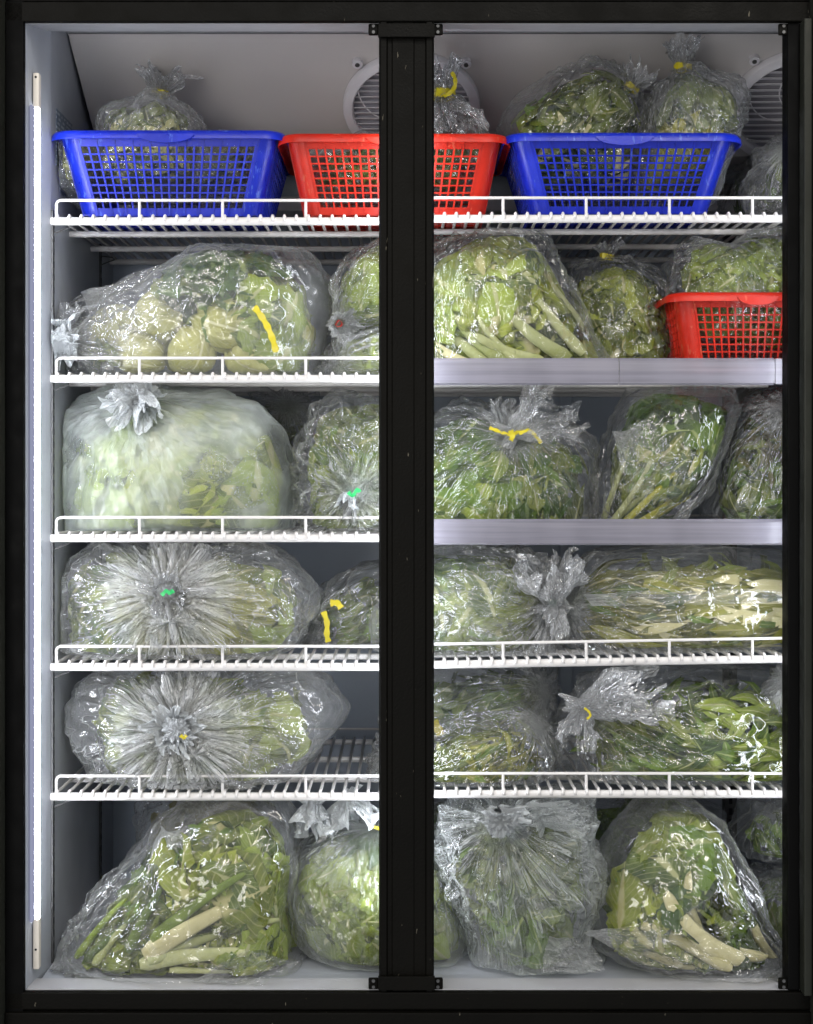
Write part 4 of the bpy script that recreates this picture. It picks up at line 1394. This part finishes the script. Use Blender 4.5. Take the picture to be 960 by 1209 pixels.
g.stalk('stem', (640, 426), (560, 395), 0.011, 0.006, 0.05)
g.stalk('stem', (600, 430), (535, 372), 0.012, 0.005, 0.06)
g.stalk('stem', (575, 432), (520, 390), 0.012, 0.006, -0.04)
g.stalk('stem', (620, 432), (565, 372), 0.009, 0.004, 0.08)
g.stalk('cream', (560, 434), (512, 405), 0.010, 0.006, 0.05)
g = Bag('vegetable_bag', 'clear bag of curly green leaves with a short taped neck beside the small red basket',
        [(655, 470), (662, 350), (672, 318), (700, 306), (716, 298), (740, 308), (775, 330), (795, 365), (802, 410), (800, 470)], 0.23, 0.12, SR[2], 'clear', (716, 304, -0.03), seed=17)
g.fill('spinach', 'lettuce', 130, 0.05)
g.leaves('romaine', 'lettuce', 70, 0.055, (735, 370, 62, 62))
g.leaves('dullgreen', 'lettuce', 45, 0.06, (730, 365, 66, 62))
g.neck(716, 303, -0.06, (0.05, -0.1, 1), 0.030, 0.008, 0.020, seed=17, tie='yellow')
g = Bag('vegetable_bag', 'clear bag of bright frilly lettuce heaped in the small red basket',
        [(795, 345), (792, 315), (802, 295), (830, 284), (858, 290), (880, 276), (910, 275), (945, 285), (965, 320), (965, 420), (815, 420)], 0.14, 0.105, SR[2] + 0.008, 'clear', (858, 285, -0.03), seed=18, amp=0.8)
g.fill('dullgreen', 'lettuce', 130, 0.05)
g.leaves('lettuce', 'lettuce', 70, 0.055, (870, 312, 80, 34))
g.leaves('dullgreen', 'lettuce', 50, 0.055, (880, 380, 80, 40))

# ---- third row, left
g = Bag('vegetable_bag', 'big milky frosted bag of pale cabbage with white knotted handles on top',
        [(68, 520), (78, 488), (105, 470), (150, 455), (210, 458), (270, 462), (310, 478), (335, 515), (350, 560), (348, 610), (335, 665), (80, 665), (70, 580)],
        0.16, 0.15, SL[3], 'frost', (158, 475, -0.10), seed=20, zmax=SL[2] - 0.006, amp=0.7, pleat=0.55, cat='bag of cabbage')
g.fill('dullgreen', 'lettuce', 90, 0.09)
g.leaves('romaine', 'lettuce', 30, 0.13, (235, 545, 80, 60), rho=(0.8, 0.88), tilt=0.15, rmax=0.93)
g.leaves('lettuce', 'lettuce', 24, 0.12, (290, 560, 45, 70), rho=(0.8, 0.88), tilt=0.2, rmax=0.93)
g.leaves('lettuce', 'lettuce', 10, 0.08, (175, 505, 25, 30), rho=(0.8, 0.88), tilt=0.2, rmax=0.93)
g.leaves('lettuce', 'lettuce', 22, 0.12, (150, 590, 70, 40), rho=(0.78, 0.88), rmax=0.9, tilt=0.2)
g.puff(160, 470, -0.15, 0.017, 'white', 20)
g.neck(152, 470, -0.145, (-0.5, -0.45, -0.35), 0.048, 0.012, 0.030, seed=20, film='white', name='bag_handle', fine=0.15)
g.neck(168, 466, -0.145, (0.45, -0.5, -0.85), 0.055, 0.012, 0.024, seed=21, film='white', name='bag_handle', fine=0.15)
g.neck(158, 468, -0.13, (0.1, -0.3, 1), 0.014, 0.02, 0.045, seed=22, film='white', name='knot', fine=0.15)
g = Bag('vegetable_bag', 'small grey crumpled bag behind the milky frosted bag and the green tied bag',
        [(300, 470), (345, 462), (370, 475), (376, 510), (360, 560), (320, 560)], 0.33, 0.08, SL[3] + 0.01, 'hazy', (340, 475), seed=23, res=0.6)
g.leaves('herb', 'small', 50, 0.04)
g = Bag('vegetable_bag', 'glossy clear bag of green leaves with a white tuft in a green tie',
        [(352, 560), (358, 520), (372, 485), (400, 470), (440, 470), (500, 480), (520, 540), (510, 640), (480, 665), (370, 660), (355, 610)], 0.15, 0.145, SL[3], 'wrap', (418, 583, -0.14), seed=24, pleat=1.4, bulge=0.01)
g.fill('spinach', 'oval', 130, 0.06)
g.leaves('spinach', 'oval', 55, 0.07, (400, 525, 48, 50), orient='radial')
g.leaves('lettuce', 'oval', 45, 0.07, (400, 570, 50, 55), orient='radial')
g.leaves('dullgreen', 'lettuce', 25, 0.07, (440, 500, 50, 30))
g.ribbon([(411, 581), (416, 585), (422, 578), (425, 581)], -0.034, 0.0030, 'greentie', 'tie')
g.neck(416, 583, -0.152, (-0.45, -0.5, -0.8), 0.034, 0.006, 0.017, seed=24, tie='greentie', film='white', tie_r=0.006)
# ---- third row, right
g = Bag('vegetable_bag', 'clear bag of broad dark and bright green leaves tied with a yellow bow',
        [(460, 560), (485, 510), (510, 492), (545, 478), (590, 484), (606, 508), (650, 500), (690, 515), (702, 560), (700, 610), (690, 660), (465, 660)],
        0.15, 0.14, SR[3], 'clear', (606, 512, -0.12), seed=30, pleat=1.3, amp=0.9)
g.fill('dark', 'oval', 170, 0.07)
g.leaves('spinach', 'oval', 70, 0.095, (560, 560, 75, 58), rho=(0.75, 0.94))
g.leaves('dark', 'oval', 30, 0.09, (600, 570, 85, 50), rho=(0.78, 0.93))
g.leaves('lettuce', 'oval', 32, 0.08, (550, 575, 65, 50), rho=(0.8, 0.94))
g.leaves('dullgreen', 'oval', 36, 0.09, (650, 570, 48, 50), orient=(100, 30), rho=(0.8, 0.94))
g.leaves('dark', 'oval', 20, 0.07, (570, 500, 60, 25))
g.neck(606, 511, -0.125, (0.75, -0.1, 0.42), 0.105, 0.011, 0.058, seed=30, film='clear', flat=0.6)
g.neck(600, 508, -0.10, (-0.1, 0.5, 1), 0.045, 0.010, 0.035, seed=31, film='wrap')
g.ribbon([(578, 505), (586, 508), (597, 512), (605, 513), (614, 509), (622, 510)], 0.012, 0.0030)
g.ribbon([(603, 508), (605, 515), (603, 520)], 0.009, 0.0045)
g.ribbon([(613, 512), (624, 508), (632, 514), (639, 523)], 0.010, 0.0030)
g = Bag('vegetable_bag', 'tall leaning clear bag of greens with yellow stems, right of the yellow bow bag',
        [(702, 590), (708, 545), (722, 500), (742, 466), (780, 452), (830, 455), (862, 466), (866, 485), (855, 520), (838, 560), (815, 590), (780, 625), (740, 660), (705, 655)],
        0.14, 0.12, SR[3], 'clear', (735, 640, -0.05), seed=32, zmax=SR[2] - 0.012)
g.fill('dark', 'oval', 130, 0.065)
g.leaves('spinach', 'oval', 40, 0.085, (785, 530, 55, 50), orient=(70, 30))
g.leaves('dullgreen', 'oval', 30, 0.08, (750, 560, 40, 45), orient=(60, 30))
g.leaves('dark', 'lettuce', 22, 0.07, (790, 480, 50, 26))
g.leaves('romaine', 'oval', 16, 0.08, (775, 560, 45, 30), orient=(50, 25))
for a, b in (((735, 618), (800, 555)), ((745, 622), (810, 575)), ((757, 622), (820, 585)), ((722, 618), (770, 540)), ((712, 618), (738, 545)), ((716, 620), (790, 560))):
    g.stalk('yellow' if a[0] > 730 else 'stem', a, b, 0.006, 0.003, random.uniform(-0.05, 0.08), rho=0.915)
g.flap([(722, 510), (775, 500), (812, 560), (735, 560)], (0.03, 0.02, 0.01, 0.01), 'clear', 33, 0.006)
g = Bag('vegetable_bag', 'clear bag of fine dark purple and green sprigs, cut off by the right frame',
        [(828, 600), (845, 545), (855, 510), (872, 485), (905, 468), (960, 462), (985, 500), (985, 640), (840, 655)], 0.17, 0.13, SR[3], 'wrap', (930, 470), seed=34, amp=1.1)
g.fill('dark', 'lance', 200, 0.05)
g.leaves('purple', 'lance', 80, 0.055, (900, 515, 50, 45), orient=(0, 60))
g.leaves('spinach', 'lance', 70, 0.06, (900, 575, 60, 40), orient=(20, 40))
g.leaves('dullgreen', 'oval', 25, 0.05, (860, 560, 30, 50))
g = Bag('vegetable_bag', 'small twisted grey plastic end showing above the sprig bag, under the price rail',
        [(862, 480), (866, 464), (890, 456), (915, 464), (920, 480), (895, 500)], 0.28, 0.05, SR[3] + 0.05, 'hazy', (866, 470), seed=35, res=0.5)
g.leaves('purple', 'small', 20, 0.03)

# ---- fourth row, left
g = Bag('vegetable_bag', 'wide clear bag of yellow green leaves whose creases fan out from a small green knot',
        [(65, 715), (72, 680), (95, 652), (130, 642), (190, 640), (260, 641), (310, 645), (345, 665), (370, 690), (376, 715), (360, 740), (335, 775), (300, 800), (120, 800), (80, 765)],
        0.155, 0.15, SL[4], 'wrapm', (198, 700, -0.15), seed=40, zmax=SL[3] - 0.015, pleat=1.7, bulge=0.018, amp=0.9, n=2.8)
g.fill('dullgreen', 'oval', 140, 0.08)
g.leaves('olive', 'oval', 60, 0.10, (250, 715, 85, 55), orient='radial', rho=(0.8, 0.94))
g.leaves('romaine', 'oval', 26, 0.09, (240, 700, 80, 55), orient='radial', rho=(0.8, 0.94))
g.leaves('dullgreen', 'oval', 40, 0.085, (140, 700, 65, 55), orient='radial')
g.leaves('dark', 'oval', 36, 0.08, (170, 715, 95, 50), orient='radial', rho=(0.8, 0.93))
g.leaves('dullgreen', 'lettuce', 22, 0.07, (95, 705, 28, 45))
g.leaves('lettuce', 'lettuce', 18, 0.09, (320, 715, 40, 40))
g.leaves('dark', 'oval', 16, 0.08, (190, 755, 70, 16), orient=(80, 30))
g.neck(198, 700, -0.165, (0, -1, 0.1), 0.022, 0.010, 0.030, seed=40, film='neck')
g.puff(199, 698, -0.178, 0.008, 'white', 40)
g.ribbon([(191, 703), (196, 698), (201, 700), (205, 697)], -0.046, 0.0035, 'greentie', 'tie')
g = Bag('vegetable_bag', 'small clear bag of greens with two yellow tapes, behind the wide bag beside the mullion',
        [(350, 765), (362, 725), (385, 695), (420, 675), (460, 662), (500, 670), (510, 740), (480, 790), (360, 785)], 0.24, 0.10, SL[4], 'hazy', (352, 758), seed=41, pleat=1.3)
g.leaves('herb', 'oval', 40, 0.06)
g.leaves('spinach', 'oval', 14, 0.05, (420, 725, 40, 30))
g.ribbon([(382, 722), (386, 735), (386, 750), (388, 758)], 0.118, 0.005)
g.ribbon([(390, 712), (398, 712), (403, 718)], 0.118, 0.006)
# ---- fourth row, right
g = Bag('vegetable_bag', 'whitish clear bag of pale leaves gathered at its right end, on the tilted shelf',
        [(440, 720), (460, 660), (500, 648), (560, 650), (610, 652), (645, 668), (655, 700), (650, 740), (640, 790), (450, 790)], 0.15, 0.14, SR[4], 'hazy', (650, 715, -0.08), seed=42, zmax=SR[3] - 0.012, pleat=1.7, amp=1.1)
g.fill('spinach', 'lettuce', 80, 0.08)
g.leaves('dullgreen', 'lettuce', 34, 0.09, (565, 710, 75, 45))
g.leaves('dark', 'oval', 14, 0.09, (560, 660, 55, 12), orient=(0, 15))
g.leaves('lettuce', 'lettuce', 12, 0.09, (565, 705, 30, 30), rho=(0.88, 0.94))
g.neck(652, 712, -0.10, (-0.1, -0.35, 0.9), 0.085, 0.012, 0.045, seed=42, film='neck', tie='greentie', tie_r=0.005)
g.neck(655, 716, -0.10, (-0.5, -0.4, -0.8), 0.045, 0.012, 0.032, seed=43, film='neck')
g = Bag('vegetable_bag', 'long flat clear bag of yellow green stems stretching along the tilted shelf',
        [(655, 715), (672, 680), (700, 652), (760, 646), (850, 645), (910, 652), (960, 670), (975, 715), (960, 770), (700, 782), (668, 745)], 0.14, 0.135, SR[4] + 0.004, 'wrap', (662, 712, -0.06), seed=44, zmax=SR[3] - 0.012, pleat=1.2, amp=0.9)
g.fill('dullgreen', 'lance', 120, 0.10)
g.leaves('olive', 'lance', 70, 0.12, (800, 690, 130, 24), orient=(0, 12), rho=(0.8, 0.94))
g.leaves('olive', 'lance', 70, 0.12, (800, 735, 125, 22), orient=(-4, 12), rho=(0.8, 0.94))
g.leaves('spinach', 'lance', 26, 0.09, (800, 710, 130, 45), orient=(0, 20), rho=(0.85, 0.94))
g.leaves('cream', 'lance', 22, 0.12, (850, 720, 110, 45), orient=(0, 10), rho=(0.85, 0.94))
g.flap([(690, 700), (930, 695), (930, 712), (700, 716)], (0.02, 0.01, 0.004, 0.006), 'hazy', 45, 0.004)

# ---- fifth row, left
g = Bag('vegetable_bag', 'clear bag of loose greens with a white puffed knot, on the lowest left shelf',
        [(92, 855), (100, 815), (118, 790), (160, 782), (250, 782), (330, 784), (365, 795), (390, 815), (402, 834), (392, 858), (375, 885), (345, 915), (290, 955), (170, 955), (112, 905)],
        0.15, 0.15, SL[5], 'wrapm', (208, 862, -0.15), seed=50, zmax=SL[4] - 0.015, pleat=1.7, bulge=0.02, n=2.6)
g.fill('spinach', 'oval', 110, 0.07)
g.leaves('dullgreen', 'oval', 45, 0.085, (215, 845, 85, 50), orient='radial')
g.leaves('lettuce', 'oval', 24, 0.08, (265, 845, 55, 48), orient='radial')
g.leaves('dullgreen', 'lettuce', 22, 0.08, (325, 850, 45, 45))
g.leaves('dullgreen', 'oval', 26, 0.07, (130, 850, 35, 50))
g.leaves('dark', 'oval', 34, 0.08, (210, 840, 90, 50), orient='radial', rho=(0.8, 0.93))
g.neck(206, 862, -0.165, (0.0, -1, 0.1), 0.026, 0.016, 0.036, seed=50, film='white')
g.puff(208, 862, -0.175, 0.016, 'white', 50)
g.ribbon([(213, 868), (217, 871), (220, 868)], -0.05, 0.003)
g = Bag('vegetable_bag', 'sliver of clear bag behind the mullion at the right end of the lowest left shelf',
        [(434, 945), (440, 900), (452, 870), (490, 850), (510, 900), (500, 950)], 0.16, 0.10, SL[5], 'hazy', (450, 890), seed=51, res=0.6)
g.leaves('herb', 'oval', 30, 0.05)
# ---- fifth row, right
g = Bag('vegetable_bag', 'clear bag of fine brown green sprigs lying under a foggy bag, lowest right shelf',
        [(450, 900), (480, 870), (520, 860), (580, 845), (620, 835), (645, 850), (650, 890), (640, 930), (600, 960), (460, 960)], 0.10, 0.10, SR[5], 'clear', (640, 850, -0.06), seed=52, amp=0.8)
g.fill('dullgreen', 'frond', 200, 0.05)
g.leaves('olive', 'frond', 110, 0.05, (585, 890, 65, 30), orient=(20, 40), rho=(0.8, 0.94))
g.leaves('herb', 'frond', 70, 0.05, (550, 895, 55, 26), orient=(15, 45), rho=(0.8, 0.94))
g.leaves('spinach', 'lance', 14, 0.05, (600, 895, 55, 30), rho=(0.85, 0.94))
g = Bag('vegetable_bag', 'foggy bag of green sprigs with yellow tape, on top of the brown sprigs bag',
        [(450, 850), (470, 795), (520, 785), (600, 785), (640, 790), (655, 815), (640, 850), (590, 870), (520, 890), (460, 890)], 0.23, 0.12, SR[5] + 0.05, 'hazy', (650, 815, -0.08), seed=53, zmax=SR[4] - 0.012, pleat=1.2)
g.leaves('herb', 'oval', 40, 0.06, (570, 830, 80, 40))
g.leaves('spinach', 'oval', 20, 0.06, (600, 810, 50, 25))
g.fill('dark', 'oval', 80, 0.05)
g.ribbon([(512, 852), (518, 862), (520, 868)], 0.115, 0.008)
g = Bag('vegetable_bag', 'clear bag of long pointed green leaves at the right end of the lowest right shelf',
        [(650, 870), (672, 835), (700, 800), (740, 788), (820, 786), (900, 790), (965, 800), (985, 860), (975, 940), (900, 965), (700, 955), (660, 920)], 0.15, 0.145, SR[5], 'clear', (690, 838, -0.10), seed=54, zmax=SR[4] - 0.012, pleat=1.2)
g.fill('spinach', 'lance', 160, 0.09)
g.leaves('spinach', 'lance', 50, 0.09, (790, 875, 75, 28), orient=(-15, 35), rho=(0.8, 0.94))
g.leaves('lettuce', 'lance', 60, 0.10, (870, 860, 65, 50), orient=(20, 25), rho=(0.8, 0.94))
g.leaves('dullgreen', 'lance', 50, 0.09, (760, 870, 80, 35), orient=(-30, 30), rho=(0.75, 0.92))
g.leaves('dark', 'lance', 22, 0.09, (790, 880, 70, 25), orient=(-10, 50), rho=(0.85, 0.94))
g.stalk('stemgreen', (680, 870), (800, 905), 0.0035, 0.002, 0.06, rho=0.915)
g.stalk('stemgreen', (700, 850), (830, 910), 0.003, 0.002, -0.04, rho=0.915)
g.neck(690, 836, -0.12, (0.85, -0.2, 0.35), 0.14, 0.013, 0.062, seed=54, film='neck', flat=0.7)
g.neck(688, 840, -0.12, (-0.25, -0.3, -0.9), 0.06, 0.012, 0.030, seed=55, film='neck')
g.ribbon([(690, 836), (695, 840), (697, 845), (693, 849)], -0.012, 0.002)
g = Bag('vegetable_bag', 'crumpled clear film end poking up against the right frame, above the long leaf bag',
        [(905, 815), (915, 790), (935, 782), (965, 790), (970, 840), (920, 845)], 0.06, 0.05, SR[5] + 0.06, 'wrap', (925, 800), seed=57, res=0.5)
g.leaves('lettuce', 'oval', 12, 0.04)

# ---- bottom row
FZ = -0.004
g = Bag('vegetable_bag', 'large leaning clear bag of leafy greens with long pale stalks, leftmost on the refrigerator floor',
        [(62, 1150), (75, 1105), (110, 1065), (150, 1020), (190, 965), (215, 945), (260, 935), (320, 938), (345, 955), (352, 1000), (350, 1050), (360, 1100), (362, 1160), (330, 1215), (100, 1215)],
        0.06, 0.155, FZ, 'clear', (85, 1130, -0.05), seed=60, ymin=-0.114, zmax=SL[5] - 0.013, center=(240, 1090), amp=1.2)
g.fill('spinach', 'lettuce', 140, 0.09)
g.leaves('romaine', 'lettuce', 40, 0.12, (275, 1040, 65, 70), orient=(60, 35), rho=(0.75, 0.93))
g.leaves('lettuce', 'lettuce', 40, 0.10, (310, 1060, 40, 80), orient=(60, 45), rho=(0.75, 0.93))
g.leaves('dullgreen', 'romaine', 34, 0.11, (170, 1080, 60, 55), orient=(55, 15), rho=(0.75, 0.93))
g.leaves('lettuce', 'oval', 16, 0.07, (320, 990, 25, 40), rho=(0.85, 0.94))
g.leaves('romaine', 'lettuce', 20, 0.10, (300, 1110, 60, 40), orient=(20, 30), rho=(0.8, 0.92))
for a, b, w0, w1, bo, mt in (((170, 1128), (300, 1058), 0.014, 0.007, 0.03, 'cream'), ((165, 1140), (290, 1125), 0.012, 0.007, 0.04, 'stem'), ((180, 1112), (290, 1030), 0.010, 0.004, 0.03, 'stemgreen'),
                      ((150, 1125), (190, 1050), 0.008, 0.004, 0.02, 'stemgreen'), ((90, 1132), (150, 1060), 0.006, 0.003, 0.02, 'stemgreen'), ((100, 1136), (165, 1080), 0.006, 0.003, 0.02, 'stemgreen'),
                      ((112, 1140), (150, 1090), 0.007, 0.003, 0.02, 'stem'), ((175, 1135), (330, 1085), 0.009, 0.004, 0.03, 'stem'), ((200, 1148), (310, 1150), 0.008, 0.004, 0.0, 'stem')):
    g.stalk(mt, a, b, w0 * 1.15, w1 * 1.15, bo, rho=0.915)
g.flap([(185, 980), (255, 975), (215, 1065), (150, 1125)], (0.0, -0.02, -0.06, -0.07), 'wrap', 61, 0.010)
g.flap([(225, 1160), (290, 1120), (350, 1135), (300, 1172)], (-0.09, -0.10, -0.09, -0.11), 'clear', 62, 0.008)
g = Bag('vegetable_bag', 'thin dark film bag slumped behind the large leaning bag, at the back of the floor',
        [(160, 1000), (175, 940), (220, 930), (300, 930), (340, 980), (330, 1060), (170, 1060)], 0.33, 0.09, FZ, 'hazy', (230, 935), seed=63, zmax=SL[5] - 0.013, res=0.6)
g.leaves('purple', 'lettuce', 50, 0.07)
g = Bag('vegetable_bag', 'round plump bag of pale frilly lettuce behind the foot of the mullion',
        [(342, 1030), (355, 1000), (385, 978), (420, 972), (480, 965), (510, 990), (535, 1040), (552, 1090), (553, 1130), (500, 1170), (400, 1170), (350, 1100), (342, 1060)],
        0.10, 0.15, FZ, 'veil', (447, 975, -0.03), seed=64, ymin=-0.11, amp=0.5, cat='bag of lettuce')
g.fill('dullgreen', 'lettuce', 150, 0.06)
g.leaves('lettuce', 'lettuce', 150, 0.055, (445, 1070, 105, 95), rho=(0.85, 0.94))
g.leaves('dullgreen', 'lettuce', 30, 0.06, (430, 1070, 95, 85), rho=(0.82, 0.93))
g.leaves('dark', 'lettuce', 12, 0.05, (400, 985, 50, 12))
g.neck(368, 950, -0.06, (0.0, -0.3, -1), 0.052, 0.012, 0.034, seed=64, film='white', name='bag_handle', fine=0.15)
g.neck(410, 940, -0.05, (0.3, -0.2, -0.9), 0.055, 0.012, 0.06, seed=65, film='white', name='bag_handle', fine=0.15)
g.ribbon([(438, 975), (448, 978), (455, 976)], 0.03, 0.0035)
g = Bag('vegetable_bag', 'dark green leafy bag just right of the mullion, behind the white thin bag',
        [(470, 1000), (480, 950), (520, 938), (560, 945), (570, 1000), (540, 1050)], 0.30, 0.08, FZ + 0.03, 'clear', (520, 940), seed=66, res=0.6, zmax=SR[5] - 0.013)
g.leaves('dark', 'lettuce', 40, 0.06)
g.leaves('spinach', 'lettuce', 14, 0.05)
g = Bag('vegetable_bag', 'white thin crumpled bag with a tied top, standing on the floor right of the mullion',
        [(522, 1010), (528, 965), (550, 945), (600, 940), (660, 938), (692, 945), (696, 985), (708, 1030), (700, 1070), (690, 1100), (705, 1150), (715, 1175), (640, 1190), (580, 1170), (552, 1100), (535, 1050)],
        0.07, 0.14, FZ, 'thin', (590, 968, -0.10), seed=67, ymin=-0.114, zmax=SR[5] - 0.013, pleat=2.2, amp=0.8)
g.fill('spinach', 'oval', 110, 0.06)
g.leaves('spinach', 'oval', 34, 0.07, (600, 1075, 50, 50), rho=(0.8, 0.93))
g.leaves('herb', 'oval', 44, 0.07, (640, 1020, 40, 60), rho=(0.8, 0.93))
g.leaves('dullgreen', 'oval', 34, 0.06, (560, 1020, 30, 70))
g.leaves('lettuce', 'oval', 6, 0.05, (640, 1062, 14, 14), rho=(0.9, 0.94))
g.puff(594, 966, -0.15, 0.020, 'white', 67)
g.neck(592, 965, -0.14, (0.5, -0.4, 0.8), 0.045, 0.014, 0.036, seed=67, film='white', name='gathered_neck', fine=0.3)
g.neck(640, 962, -0.11, (0.9, -0.2, 0.30), 0.06, 0.016, 0.040, seed=68, film='thin', name='loose_top', fine=0.3)
g.flap([(650, 1105), (700, 1115), (716, 1148), (640, 1150)], (-0.07, -0.03, -0.06, -0.09), 'hazy', 69, 0.008)
g = Bag('vegetable_bag', 'dim green bag at the back, between the white thin bag and the cream stalk bag',
        [(685, 1000), (690, 950), (730, 935), (800, 935), (850, 960), (845, 1050), (700, 1050)], 0.33, 0.09, FZ, 'clear', (760, 940), seed=70, res=0.6, zmax=SR[5] - 0.013)
g.leaves('spinach', 'lettuce', 46, 0.08)
g.leaves('dark', 'lettuce', 30, 0.08)
g = Bag('vegetable_bag', 'leaning clear bag of leafy greens with thick cream stalks curling at its lower right corner',
        [(690, 1105), (700, 1060), (712, 1010), (735, 970), (770, 945), (820, 945), (845, 965), (865, 1010), (885, 1060), (915, 1110), (935, 1150), (925, 1195), (860, 1200), (780, 1160), (720, 1125)],
        0.05, 0.145, FZ, 'clear', (925, 1150, -0.05), seed=71, ymin=-0.114, amp=0.9, center=(800, 1075), zmax=SR[5] - 0.013)
g.fill('spinach', 'lettuce', 130, 0.08)
g.leaves('romaine', 'lettuce', 34, 0.09, (765, 1070, 50, 50), orient=(120, 30), rho=(0.8, 0.93))
g.leaves('lettuce', 'lettuce', 30, 0.09, (800, 1030, 55, 50), orient=(110, 40), rho=(0.8, 0.93))
g.leaves('spinach', 'lettuce', 22, 0.07, (815, 1010, 35, 35), rho=(0.88, 0.94))
g.leaves('dark', 'lettuce', 10, 0.06, (800, 1060, 30, 25), rho=(0.88, 0.94))
g.leaves('dullgreen', 'lettuce', 26, 0.08, (790, 975, 50, 30))
for a, b, w0, w1, bo in (((902, 1130), (812, 1030), 0.0135, 0.010, 0.24), ((876, 1136), (786, 1056), 0.0155, 0.011, 0.09), ((862, 1144), (758, 1092), 0.012, 0.009, -0.03),
                         ((915, 1136), (888, 1088), 0.010, 0.007, 0.05), ((820, 1146), (735, 1112), 0.008, 0.006, 0.0)):
    g.stalk('cream', a, b, w0, w1, bo, rho=0.90)
g.flap([(690, 1100), (770, 1090), (860, 1150), (770, 1150)], (-0.09, -0.10, -0.105, -0.09), 'clear', 72, 0.006)
g.neck(925, 1148, -0.12, (0.3, -0.5, -0.6), 0.02, 0.008, 0.020, seed=71, film='neck')
g = Bag('vegetable_bag', 'clear bag of small dark green leaves, upper one of two at the bottom right',
        [(868, 985), (880, 960), (898, 945), (930, 938), (970, 950), (980, 1000), (960, 1030), (900, 1030), (876, 1010)], 0.14, 0.09, FZ + 0.14, 'clear', (915, 942), seed=73, zmax=SR[5] - 0.013)
g.leaves('spinach', 'small', 80, 0.035, rho=(0.7, 0.93))
g.leaves('dark', 'small', 40, 0.035)
g = Bag('vegetable_bag', 'pale clear bag of green herbs, lower one of two at the bottom right',
        [(878, 1060), (888, 1030), (920, 1022), (970, 1025), (985, 1090), (980, 1140), (905, 1140), (892, 1100)], 0.14, 0.10, FZ, 'hazy', (925, 1028), seed=74)
g.leaves('spinach', 'small', 60, 0.035)
g.leaves('herb', 'oval', 40, 0.05)

flush()
